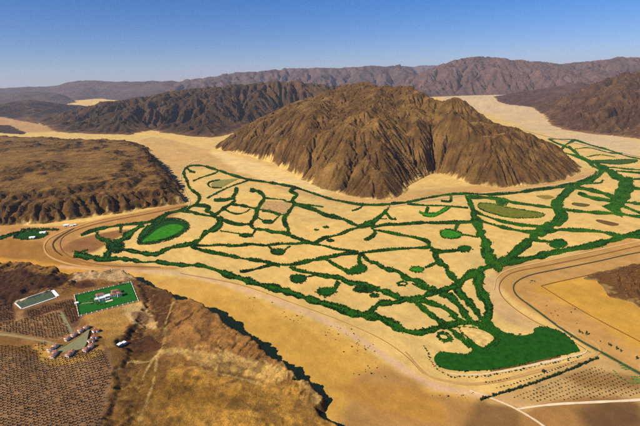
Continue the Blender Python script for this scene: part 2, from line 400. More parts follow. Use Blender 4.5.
# ---- dark hills at the far left
mountain('hill_far_left',
    np.vstack([Gl([(-60, 118), (0, 117), (28, 122), (38, 124), (42, 118), (62, 116), (66, 114)]), [(-4100, 8200), (-4800, 9300), (-7500, 9300), (-8500, 6800)]]),
    [[R(-50, 106, 7600), R(0, 104, 7600), R(22, 98.5, 7600), R(34, 103.5, 7400), R(48, 108, 7300), R(62, 113, 7100)], [R(22, 98.5, 7600), R(30, 110, 6700), R(34, 119, 6000)]],
    34, lin(52, 36, 32), lin(176, 128, 80), M_ROCK, 300, 30, K=0.07, iters=10, p=0.8, seed=100, en=40, rough=40, dusty=0.5)
mountain('hill_low_left',
    Gl([(-40, 132), (0, 133), (14, 134), (28, 136), (36, 137), (10, 125), (-40, 124)], 0),
    [[R(-40, 127, 4900), R(0, 127.5, 4850), R(14, 129.5, 4800), R(28, 134, 4500)]],
    20, lin(58, 42, 30), lin(100, 70, 40), M_ROCK, 120, 10, K=0.06, iters=6, seed=110, en=20, rough=10, dusty=0.5)
mountain('ridge_far_left',
    np.vstack([[(R(x, 90, y)[0], y) for x, y in ((-80, 10500), (0, 10500), (30, 10500), (55, 9900), (74, 11500), (72, 13500))], [(-9000, 17000), (-14000, 17000), (-17000, 12000)]]),
    [[R(-60, 93, 13500), R(0, 91.5, 13500), R(25, 90.5, 13500), R(45, 91.5, 13200), R(60, 95.5, 12800), R(70, 99, 12600)]],
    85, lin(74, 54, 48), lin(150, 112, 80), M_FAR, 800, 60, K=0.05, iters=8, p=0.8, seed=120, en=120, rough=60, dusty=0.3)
mountain('ridge_far_left_back',
    np.vstack([[(R(x, 90, y)[0], y) for x, y in ((-10, 15500), (50, 14000), (70, 12800), (85, 13200), (97, 14300), (110, 12500), (130, 11500), (150, 11000), (190, 11500))], [(-4500, 22000), (-15000, 23000), (-18000, 18000)]]),
    [[R(0, 88, 17500), R(30, 87, 17500), R(50, 86, 17000), R(68, 81.5, 17000), R(90, 80.5, 17000), R(110, 81.5, 16800), R(150, 80, 16500), R(190, 79, 16500)]],
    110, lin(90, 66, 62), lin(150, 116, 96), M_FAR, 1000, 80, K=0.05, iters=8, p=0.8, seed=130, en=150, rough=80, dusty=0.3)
# ---- right mountains
mountain('mountain_right',
    np.vstack([Gl([(545, 117), (549, 125), (566, 130), (590, 134), (620, 137), (660, 142), (760, 152)]), [(5200, 2900), (6800, 5500), (5000, 7000), (3000, 6200)]]),
    [[R(552, 114, 5000), R(566, 104, 5200), R(585, 91, 5300), R(600, 81, 5300), R(612, 73, 5200), R(630, 69, 5200), R(660, 66, 5200), R(740, 66, 5200)],
     [R(600, 81, 5300), R(590, 102, 4300), R(578, 121, 3650)],
     [R(630, 69, 5200), R(620, 92, 4100), R(608, 120, 3450)],
     [R(660, 66, 5200), R(655, 92, 3900), R(646, 122, 3150)]],
    20, lin(80, 56, 36), lin(160, 116, 74), M_ROCK, 210, 34, K=0.20, iters=16, p=0.8, seed=150, en=35, rough=44, streaks=1.5, octv=4, knobs=40)
mountain('hill_right',
    np.vstack([Gl([(497, 101), (505, 104), (530, 107), (548, 107), (575, 108)]), [(4900, 6500), (5200, 9000), (3700, 9300)]]),
    [[R(503, 100, 7900), R(515, 93.5, 8000), R(530, 89.5, 7900), R(550, 87.5, 7700), R(580, 81, 7500)]],
    36, lin(80, 55, 44), lin(140, 102, 72), M_ROCK, 320, 28, K=0.08, iters=9, p=0.8, seed=160, en=50, rough=40, dusty=0.6)
# ---- far range
def far_range(name, pts_base, pts_crest, Y, depth, seed, rock, dust, dx=70, gamp=170):
    b = np.array([(R(x, 90, y)[0], y) for x, y in pts_base]); cr_ = [R(x, y, Y) for x, y in pts_crest]
    back = [(c[0] * (Y + depth) / Y, Y + depth) for c in cr_[::-3]]
    spurs = []
    for i in range(0, len(cr_), 1):
        c = cr_[i]; fr = 0.62 + 0.12 * ((i * 37) % 5) / 5
        spurs.append([c, (c[0] * 0.90 + 150 * ((i % 3) - 1), c[1] * 0.9, c[2] * fr), (c[0] * 0.82, c[1] * 0.82, c[2] * 0.22)])
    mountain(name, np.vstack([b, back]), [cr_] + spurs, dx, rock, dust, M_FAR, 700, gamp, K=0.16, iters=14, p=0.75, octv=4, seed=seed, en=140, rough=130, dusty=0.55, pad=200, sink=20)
far_range('range_far_right', [(398, 9600), (420, 9500), (450, 9800), (480, 9900), (510, 9700), (560, 9000), (640, 8600), (760, 8600)],
    [(398, 80), (408, 72), (422, 68), (436, 63), (450, 60), (464, 58), (478, 56.5), (492, 57.5), (508, 58.5), (528, 60), (548, 60.5), (556, 64), (574, 65), (588, 60.5), (602, 58), (620, 56.5), (640, 57), (680, 56), (740, 57)],
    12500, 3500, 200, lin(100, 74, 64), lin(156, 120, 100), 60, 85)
far_range('range_far_centre', [(150, 11500), (230, 11800), (300, 11800), (360, 11500), (410, 11500), (430, 12000)],
    [(150, 82), (175, 77.5), (200, 75), (225, 72), (250, 71.5), (275, 70), (300, 68.5), (320, 67.5), (345, 66.5), (365, 64.5), (382, 63.5), (400, 62.5), (415, 64), (430, 64)],
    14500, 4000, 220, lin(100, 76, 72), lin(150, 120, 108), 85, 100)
far_range('range_horizon', [(200, 20000), (330, 20000), (450, 20000), (560, 20000), (660, 20000)],
    [(190, 77), (240, 70.5), (272, 67.2), (290, 68.5), (330, 66), (380, 66), (450, 64), (520, 63), (556, 61.5), (575, 61), (600, 62), (660, 60)],
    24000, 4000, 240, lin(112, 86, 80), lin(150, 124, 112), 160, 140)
# ---- rocky knoll on the right
mountain('rocky_knoll',
    Gl([(582, 279), (598, 272), (622, 267), (642, 262), (720, 255), (760, 290), (690, 310), (640, 306), (624, 301), (610, 297), (604, 288), (596, 281)]),
    [[R(598, 276, 900), R(618, 270, 905), R(640, 262, 900), R(700, 256, 880)], [R(640, 262, 900), R(640, 280, 840)]],
    3.5, lin(98, 64, 30), lin(150, 104, 46), M_PLAT, 24, 8.0, K=0.16, iters=10, seed=260, en=10, rough=10, knobs=12, dusty=0.35, pad=20, sink=2)
print('mountains', round(time.time() - T0, 1))

# ------------------------------------------------------------------ foreground plateau
def tps(cp_):
    P = np.array([[*G(a, b, c), c] for a, b, c in cp_]); n = len(P)
    U = lambda r2: np.where(r2 > 0, r2 * np.log(r2 + 1e-12), 0) * 0.5
    D = ((P[:, None, :2] - P[None, :, :2]) ** 2).sum(-1) / 1e4
    A = np.zeros((n + 3, n + 3)); A[:n, :n] = U(D) + 0.01 * np.eye(n); A[:n, n] = 1; A[:n, n + 1:] = P[:, :2] / 100
    A[n, :n] = 1; A[n + 1:, :n] = P[:, :2].T / 100
    sol = np.linalg.solve(A, np.concatenate([P[:, 2], [0, 0, 0]]))
    def f(x, y):
        z = sol[n] + sol[n + 1] * x / 100 + sol[n + 2] * y / 100
        for i in range(n): z = z + sol[i] * U(((x - P[i, 0]) ** 2 + (y - P[i, 1]) ** 2) / 1e4)
        return z
    return f
CP = [(-150, 460, 29), (-150, 330, 27), (0, 426, 27), (50, 426, 27), (95, 426, 26), (0, 350, 27), (50, 380, 27), (98, 360, 26), (60, 330, 27), (10, 310, 28), (100, 300, 27), (125, 290, 27), (85, 318, 27),
      (20, 286, 44), (52, 282, 40), (0, 280, 44), (-80, 280, 46), (75, 282, 33), (110, 278, 30),
      (122, 400, 19), (130, 372, 18), (146, 345, 17), (150, 326, 19), (158, 308, 22), (160, 292, 27), (140, 300, 25),
      (170, 350, 20), (220, 360, 19), (260, 372, 17), (296, 388, 14), (182, 304, 33), (215, 322, 31), (245, 340, 28), (268, 354, 26), (298, 376, 22), (316, 388, 17),
      (200, 330, 27), (230, 348, 22), (150, 426, 17), (200, 426, 15), (270, 426, 12), (325, 420, 10), (200, 480, 13), (330, 480, 8), (240, 400, 18)]
_tps = tps(CP)
EDGE = [(-260, 262), (-60, 268), (0, 270), (25, 271.5), (45, 274.5), (57, 273.5), (68, 277), (80, 275.5), (100, 272.5), (124, 272.5), (138, 279.5), (150, 284.5), (163, 289.5), (175, 297), (190, 303), (205, 310), (217, 317), (230, 326), (245, 335), (262, 347), (280, 360), (300, 374), (318, 383), (325, 389), (320, 394), (312, 398), (324, 407), (338, 419), (352, 432), (380, 470), (400, 560), (-300, 560)]
EDGE_W = Gl(smooth(EDGE[:28] , 3).tolist() + EDGE[28:], 27)
ORCH_EDGE = [(-260, 300), (0, 296), (60, 290), (75, 286), (134, 281), (141, 300), (134, 312), (128, 322), (120, 334), (127, 344), (119, 356), (112, 370), (109, 382), (110, 396), (104, 410), (100, 426), (90, 470), (60, 560), (-300, 560)]
ORCH_W = Gl(smooth(ORCH_EDGE, 3, True), 36)
fx0, fx1, fy0, fy1, fdx = -950.0, 140.0, 260.0, 1130.0, 2.2
fxs = np.arange(fx0, fx1, fdx); fys = np.arange(fy0, fy1, fdx); FX, FY = np.meshgrid(fxs, fys)
n_a = fbm(FX, FY, 40, 5, 301); n_b = fbm(FX, FY, 12, 4, 305); n_c = fbm(FX, FY, 110, 4, 309); n_d = fbm(FX, FY, 5, 3, 313)
sdE = poly_sd(FX, FY, EDGE_W) + 14 * (n_a - 0.5) + 5 * (n_b - 0.5); sdO = poly_sd(FX, FY, ORCH_W) + 26 * (n_a - 0.5) + 5 * (n_b - 0.5)
rough_m = sstep(6, -10, sdO)
FZ = _tps(FX, FY) + 3.5 * sstep(-8, 5, sdO)
hillm = sstep(30, 0, poly_sd(FX, FY, Gl([(-260, 300), (-100, 302), (8, 303), (40, 291), (58, 289), (72, 281), (60, 270), (0, 266), (-260, 258)], 40)) * -1)
FZ = FZ + rough_m * ((n_a - 0.5) * 7 + (n_c - 0.5) * 8) + hillm * ((fbm(FX, FY, 45, 4, 320, True) - 0.5) * 14) + ((n_b - 0.5) * 3.0 + (n_d - 0.5) * 1.6) * (rough_m + hillm)
_z = FZ[::2, ::2]; _e, _A = erode(_z.copy(), fdx * 2, 7, 0.07, fixed=(rough_m + hillm)[::2, ::2] < 0.05)
_d = np.zeros(FZ.shape); _u = up2(_e - _z); _d[:_u.shape[0], :_u.shape[1]] = _u[:FZ.shape[0], :FZ.shape[1]]; FZ = FZ + _d * np.clip(rough_m + hillm, 0, 1)
FZ = gullies(FZ, FX, FY, fdx, 26, 2.4, 3, 330, np.clip(rough_m + hillm, 0, 1))
FZ = -2.5 + (FZ + 2.5) * sstep(-8, 2, sdE)
def fh(x, y):
    u = np.clip((np.asarray(x, float) - fx0) / fdx, 0, len(fxs) - 1.001); v = np.clip((np.asarray(y, float) - fy0) / fdx, 0, len(fys) - 1.001)
    i = u.astype(int); j = v.astype(int); a = u - i; b = v - j
    return (FZ[j, i] * (1 - a) + FZ[j, i + 1] * a) * (1 - b) + (FZ[j + 1, i] * (1 - a) + FZ[j + 1, i + 1] * a) * b
def PH(px, py):
    """photograph point to a point on the foreground plateau"""
    z = np.full(np.shape(px), 38.0)
    for _ in range(14):
        g = G(px, py, z); z = 0.5 * z + 0.5 * fh(g[..., 0], g[..., 1])
    g = G(px, py, z); return np.stack([g[..., 0], g[..., 1], fh(g[..., 0], g[..., 1])], -1)
def PHl(pts):
    p = np.array(pts, float); return PH(p[:, 0], p[:, 1])
def foreground():
    C = np.empty(FX.shape + (3,)); C[:] = lin(146, 102, 46)
    def zone(poly, rgb, feather=6, a=1.0, nz=1.2):
        s = poly_sd(FX, FY, PHl(smooth(poly, 3, True))[:, :2]) + feather * nz * ((n_a - 0.5) * 4 + (n_b - 0.5) * 3 + (n_d - 0.5) * 2)
        k = (sstep(-feather, feather, s) * a)[..., None]; C[:] = C * (1 - k) + np.array(lin(*rgb)) * k
    def streak(line, rgb, wd, a=0.8):
        d = line_d(FX, FY, PHl(smooth(line, 5))[:, :2]) + wd * 2.0 * (n_b - 0.5) + wd * 1.2 * (n_d - 0.5) + 6 * (n_a - 0.5)
        k = (sstep(wd, wd * 0.25, d) * a)[..., None]; C[:] = C * (1 - k) + np.array(lin(*rgb)) * k
    zone([(170, 300), (250, 345), (290, 380), (250, 372), (180, 352), (165, 330)], (156, 108, 52), 8)
    zone([(120, 430), (130, 375), (200, 372), (300, 395), (340, 430), (330, 520), (120, 520)], (182, 132, 52), 14)
    zone([(165, 380), (210, 385), (250, 400), (200, 410), (160, 400)], (140, 98, 30), 8, 0.8)
    zone([(130, 345), (160, 345), (160, 385), (135, 420), (118, 420), (120, 370)], (116, 80, 30), 8, 0.85)
    zone([(-250, 300), (0, 301), (35, 292), (58, 288), (74, 281), (66, 276), (40, 273), (0, 268), (-250, 262)], (74, 45, 24), 6)
    zone([(70, 283), (90, 279), (138, 280), (128, 272), (100, 271), (76, 274)], (206, 166, 112), 4)
    zone([(72, 282), (92, 281), (94, 286), (76, 288)], (92, 56, 34), 3)
    zone([(138, 282), (152, 287), (172, 297), (172, 318), (160, 330), (146, 318), (152, 306), (142, 296)], (92, 60, 30), 5)  # shade of the right-facing gully slope painted in as darker brown
    zone([(126, 322), (138, 326), (150, 334), (162, 340), (158, 352), (128, 352), (120, 345)], (96, 60, 30), 4)  # lower gully side, its shade likewise put into the brown
    zone([(80, 316), (138, 303), (150, 312), (158, 330), (150, 330), (128, 322), (118, 345), (104, 350), (96, 330)], (190, 140, 66), 4)
    zone([(118, 308), (140, 304), (152, 318), (156, 330), (140, 326), (128, 316)], (214, 172, 106), 3)
    zone([(132, 312), (146, 314), (148, 322), (138, 322)], (150, 108, 72), 2)
    # orchard soil
    zone([(-250, 345), (50, 358), (105, 346), (113, 372), (108, 395), (100, 430), (60, 560), (-250, 560)], (152, 112, 72), 3, nz=0.3)
    zone([(-250, 300), (0, 300), (16, 300), (18, 312), (60, 300), (76, 298), (84, 322), (60, 340), (0, 335), (-250, 330)], (160, 118, 70), 2.5, nz=0.3)
    zone([(25, 310), (60, 301), (74, 300), (80, 322), (70, 328), (60, 310), (30, 319)], (104, 66, 40), 3, 0.8, nz=0.3)
    zone([(0, 302), (13, 302), (15, 320), (0, 322)], (104, 66, 42), 2.5, 0.8, nz=0.3)
    zone([(35, 345), (50, 345), (62, 360), (96, 350), (102, 330), (96, 326), (104, 348), (100, 356), (54, 366), (40, 358)], (196, 146, 66), 3, nz=0.4)
    for ln, wd in (([(160, 352), (180, 351), (215, 355), (250, 362), (288, 371), (303, 384), (318, 402), (338, 424)], 7), ([(180, 351), (205, 346), (225, 352), (260, 366), (292, 374)], 4), ([(160, 352), (150, 364), (142, 380)], 2.4), ([(158, 354), (155, 372), (151, 390), (140, 420)], 2.4), ([(160, 352), (165, 338), (166, 322), (173, 303)], 2.2), ([(115, 372), (130, 362), (148, 362), (160, 352)], 2), ([(183, 372), (205, 371), (240, 379), (266, 386)], 3), ([(215, 356), (200, 366), (185, 372)], 2.5), ([(296, 378), (301, 395), (304, 404)], 2.5)):
        streak(ln, (224, 182, 104), wd * 1.1, 0.6)
    zone([(186, 354), (240, 362), (285, 372), (270, 380), (220, 372)], (210, 166, 88), 5, 0.75)
    LAf = np.zeros(FX.shape); _l = up2(np.log(_A)); LAf[:_l.shape[0], :_l.shape[1]] = _l[:FX.shape[0], :FX.shape[1]]
    k = (sstep(2.6, 5.0, LAf) * rough_m * 0.45)[..., None]; C[:] = C * (1 - k) + np.array(lin(206, 160, 88)) * k
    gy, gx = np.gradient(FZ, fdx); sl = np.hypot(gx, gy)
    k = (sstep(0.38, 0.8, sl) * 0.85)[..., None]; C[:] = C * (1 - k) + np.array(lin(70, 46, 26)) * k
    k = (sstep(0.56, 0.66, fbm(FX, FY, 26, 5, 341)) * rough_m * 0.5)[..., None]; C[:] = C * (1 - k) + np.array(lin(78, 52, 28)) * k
    C *= (0.98 + 0.4 * (n_b - 0.5) + 0.4 * (n_a - 0.5) + 0.4 * (n_c - 0.5) + 0.4 * (n_d - 0.5) * rough_m)[..., None]
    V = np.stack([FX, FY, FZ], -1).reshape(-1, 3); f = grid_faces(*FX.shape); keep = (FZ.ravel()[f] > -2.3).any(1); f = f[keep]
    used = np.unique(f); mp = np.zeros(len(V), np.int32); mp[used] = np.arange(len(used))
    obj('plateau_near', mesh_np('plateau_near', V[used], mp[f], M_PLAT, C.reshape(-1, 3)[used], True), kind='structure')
foreground()
print('foreground', round(time.time() - T0, 1))

# ------------------------------------------------------------------ ribbons: strips, tracks and roads
class Soup:
    def __init__(s): s.V = []; s.Q = []; s.T = []; s.C = []; s.n = 0
    def add(s, V, Q=None, T=None, C=None):
        V = np.asarray(V, float); s.V.append(V)
        if Q is not None and len(Q): s.Q.append(np.asarray(Q) + s.n)
        if T is not None and len(T): s.T.append(np.asarray(T) + s.n)
        if C is not None: s.C.append(np.broadcast_to(np.asarray(C, float), (len(V), 3)))
        s.n += len(V)
    def mesh(s, name, mat):
        f = []
        if s.Q: f.append(np.concatenate(s.Q))
        if s.T: f.append(np.concatenate(s.T))
        return mesh_np(name, np.concatenate(s.V), f, mat, np.concatenate(s.C) if s.C else None)
def ribbon_edges(pts, t, n=6, jit=0.0, seed=0, taper=True):
    """photograph line and thickness -> left, right edge and middle on the ground"""
    c = smooth(pts, n); d = np.gradient(c, axis=0); d /= np.linalg.norm(d, axis=1)[:, None] + 1e-9
    nr = np.stack([-d[:, 1], d[:, 0]], -1)
    tt = np.asarray(t, float)
    if tt.ndim: tt = np.interp(np.linspace(0, 1, len(c)), np.linspace(0, 1, len(tt)), tt)
    else: tt = np.full(len(c), float(tt))
    if jit:
        k = np.arange(len(c)) * 0.45; tt = tt * (1 + jit * (vnoise(k, k * 0 + seed, 5) - 0.5) * 2)
    hw = (tt * 0.5)[:, None]
    return Gl(c + nr * hw), Gl(c - nr * hw), Gl(c)
ZI = [0]
def strip_to(soup, pts, t, rgb, z0=0.20, jit=0.0, n=6):
    ZI[0] += 1; L, Rr, Mid = ribbon_edges(pts, t, n, jit, ZI[0])
    z = z0 + 0.006 * ZI[0]
    V = np.concatenate([np.column_stack([L, gz(L[:, 0], L[:, 1]) + z]), np.column_stack([Rr, gz(Rr[:, 0], Rr[:, 1]) + z])])
    m = len(L); i = np.arange(m - 1); soup.add(V, np.stack([i, i + 1, i + 1 + m, i + m], -1), C=rgb)
    return L, Rr, Mid
def ngon_fill(soup, P, rgb, z0=0.2, hf=None):
    """fan-fill of a closed outline by ear clipping, draped on the ground"""
    from mathutils.geometry import tessellate_polygon
    ZI[0] += 1; z = z0 + 0.006 * ZI[0]
    tri = tessellate_polygon([[Vector((p[0], p[1], 0)) for p in P]])
    zz = gz(P[:, 0], P[:, 1]) if hf is None else hf(P[:, 0], P[:, 1])
    V = np.column_stack([P, zz + z]); tri = np.array(tri)
    a, b, c = V[tri[:, 0]], V[tri[:, 1]], V[tri[:, 2]]
    fl = np.cross(b - a, c - a)[:, 2] < 0; tri[fl] = tri[fl][:, ::-1]
    soup.add(V, T=tri, C=rgb)

# ------------------------------------------------------------------ shrubs of the hedges
def ico():
    t = (1 + 5 ** 0.5) / 2
    v = np.array([(-1, t, 0), (1, t, 0), (-1, -t, 0), (1, -t, 0), (0, -1, t), (0, 1, t), (0, -1, -t), (0, 1, -t), (t, 0, -1), (t, 0, 1), (-t, 0, -1), (-t, 0, 1)], float) / math.hypot(1, t)
    f = np.array([(0, 11, 5), (0, 5, 1), (0, 1, 7), (0, 7, 10), (0, 10, 11), (1, 5, 9), (5, 11, 4), (11, 10, 2), (10, 7, 6), (7, 1, 8), (3, 9, 4), (3, 4, 2), (3, 2, 6), (3, 6, 8), (3, 8, 9), (4, 9, 5), (2, 4, 11), (6, 2, 10), (8, 6, 7), (9, 8, 1)])
    return v, f
def leaf_quads(n, rg, rx, rz, zc, s0, s1):
    """n small leaf-clump faces spread through an ellipsoid"""
    V = []; Q = []
    for i in range(n):
        d = rg.normal(size=3); d /= np.linalg.norm(d); r = rg.uniform(0.55, 1.0)
        c = np.array([d[0] * rx * r, d[1] * rx * r, zc + d[2] * rz * r])
        a = rg.normal(size=3) + d * 0.2; a -= d * a.dot(d) * 0.6; a /= np.linalg.norm(a); b = np.cross(d + 0.5 * rg.normal(size=3), a); b /= np.linalg.norm(b) + 1e-6
        s = rg.uniform(s0, s1); k = len(V)
        V += [c - a * s - b * s * 0.6, c + a * s - b * s * 0.5, c + a * s * 0.8 + b * s * 0.7, c - a * s * 0.7 + b * s * 0.6]; Q.append((k, k + 1, k + 2, k + 3))
    return np.array(V), np.array(Q)
def bush_templates(k=10):
    L = []; iv, iF = ico()
    for s_ in range(k):
        rg = np.random.default_rng(500 + s_); Vs = []; Ts = []; n = 0
        for j in range(2):
            v = iv * rg.uniform(0.72, 1.2, (12, 1)); v = v * [0.72, 0.72, 0.6]; off = rg.normal(size=3) * [0.42, 0.42, 0.12] * (j > 0); v = v + off + [0, 0, 0.52]
            v[:, 2] = np.maximum(v[:, 2], 0); Vs.append(v); Ts.append(iF + n); n += 12
        q, f = leaf_quads(9, rg, 0.95, 0.62, 0.55, 0.22, 0.42); Vs.append(q); Ts.append(np.concatenate([f[:, :3], f[:, [0, 2, 3]]]) + n)
        L.append((np.concatenate(Vs), np.concatenate(Ts)))
    return L
BT = bush_templates()
BUSH = []   # x, y, radius, height, tone
def bushes_in(L, Rr, dens=1.0, r=1.8, hgt=3.3, centre=0.0, tone=0.0, fill=1.0):
    """scatter shrubs over the quads between the two edges of a strip"""
    for i in range(len(L) - 1):
        a, b, c, d = L[i], L[i + 1], Rr[i + 1], Rr[i]
        area = 0.5 * abs((c - a)[0] * (d - b)[1] - (c - a)[1] * (d - b)[0]); dist = np.hypot(*a)
        rr = r * max(1.0, dist / 1500.0) ** 0.8
        n = RNG.poisson(area / (rr * rr * 2.0) * dens)
        ln = np.hypot(*((b + c) - (a + d))) * 0.5; n = max(n, int(RNG.random() < ln / (rr * 1.5)))
        for _ in range(n):
            u = RNG.random(); v = RNG.random()
            if centre and abs(v - 0.5) < centre * 0.5 and RNG.random() < 0.92: continue
            e = abs(v - 0.5) * 2
            p = (a * (1 - u) + b * u) * (1 - v) + (d * (1 - u) + c * u) * v
            if RNG.random() < 0.10: p = p + RNG.normal(size=2) * rr * 1.8
            tn = 0.55 * (vnoise(np.array(p[0] / 70), np.array(p[1] / 70), 9) - 0.5) + 0.5 * (vnoise(np.array(p[0] / 14), np.array(p[1] / 14), 10) - 0.5)
            if RNG.random() < 0.18 + 0.5 * (vnoise(np.array(p[0] / 22), np.array(p[1] / 22), 12) > 0.66): continue
            BUSH.append((p[0], p[1], rr * RNG.choice([0.6, 0.85, 1.0, 1.35]) * RNG.uniform(0.8, 1.2), hgt * RNG.uniform(0.6, 1.3) * (0.85 + 0.3 * e), tone + tn + RNG.normal() * 0.16))
GREEN = lin(36, 92, 2); DKG = lin(20, 70, 2)
strips = Soup()
def band(pts, t=3.4, tone=0.0, centre=0.0, dens=1.0, rgb=None, jit=0.28, r=1.45, hgt=2.3):
    t = np.asarray(t, float); k = RNG.uniform(0.9, 1.25)
    g = np.array(rgb if rgb is not None else GREEN) * k
    L, Rr, Mid = strip_to(strips, pts, t * 1.16, g, jit=jit)
    bushes_in(L, Rr, dens, r, hgt, centre, tone)
def blob(pts, rgb, edge_t=2.0, tone=0.0, n=5, rim=True, closed=True):
    c = smooth(pts, n, True); P = Gl(c); ngon_fill(strips, P, rgb)
    if rim:
        q = np.vstack([c, c[:1]]); d = np.gradient(q, axis=0); d /= np.linalg.norm(d, axis=1)[:, None] + 1e-9; nr = np.stack([-d[:, 1], d[:, 0]], -1)
        bushes_in(Gl(q + nr * edge_t * 0.5), Gl(q - nr * edge_t * 0.5), 0.9, 1.5, 2.2, 0, tone)
def ell(cx, cy, rx, ry, rot=0.0, n=14):
    a = np.linspace(0, 2 * math.pi, n, endpoint=False); c_, s_ = math.cos(rot), math.sin(rot)
    return [(cx + rx * math.cos(t) * c_ - ry * math.sin(t) * s_, cy + rx * math.cos(t) * s_ + ry * math.sin(t) * c_) for t in a]
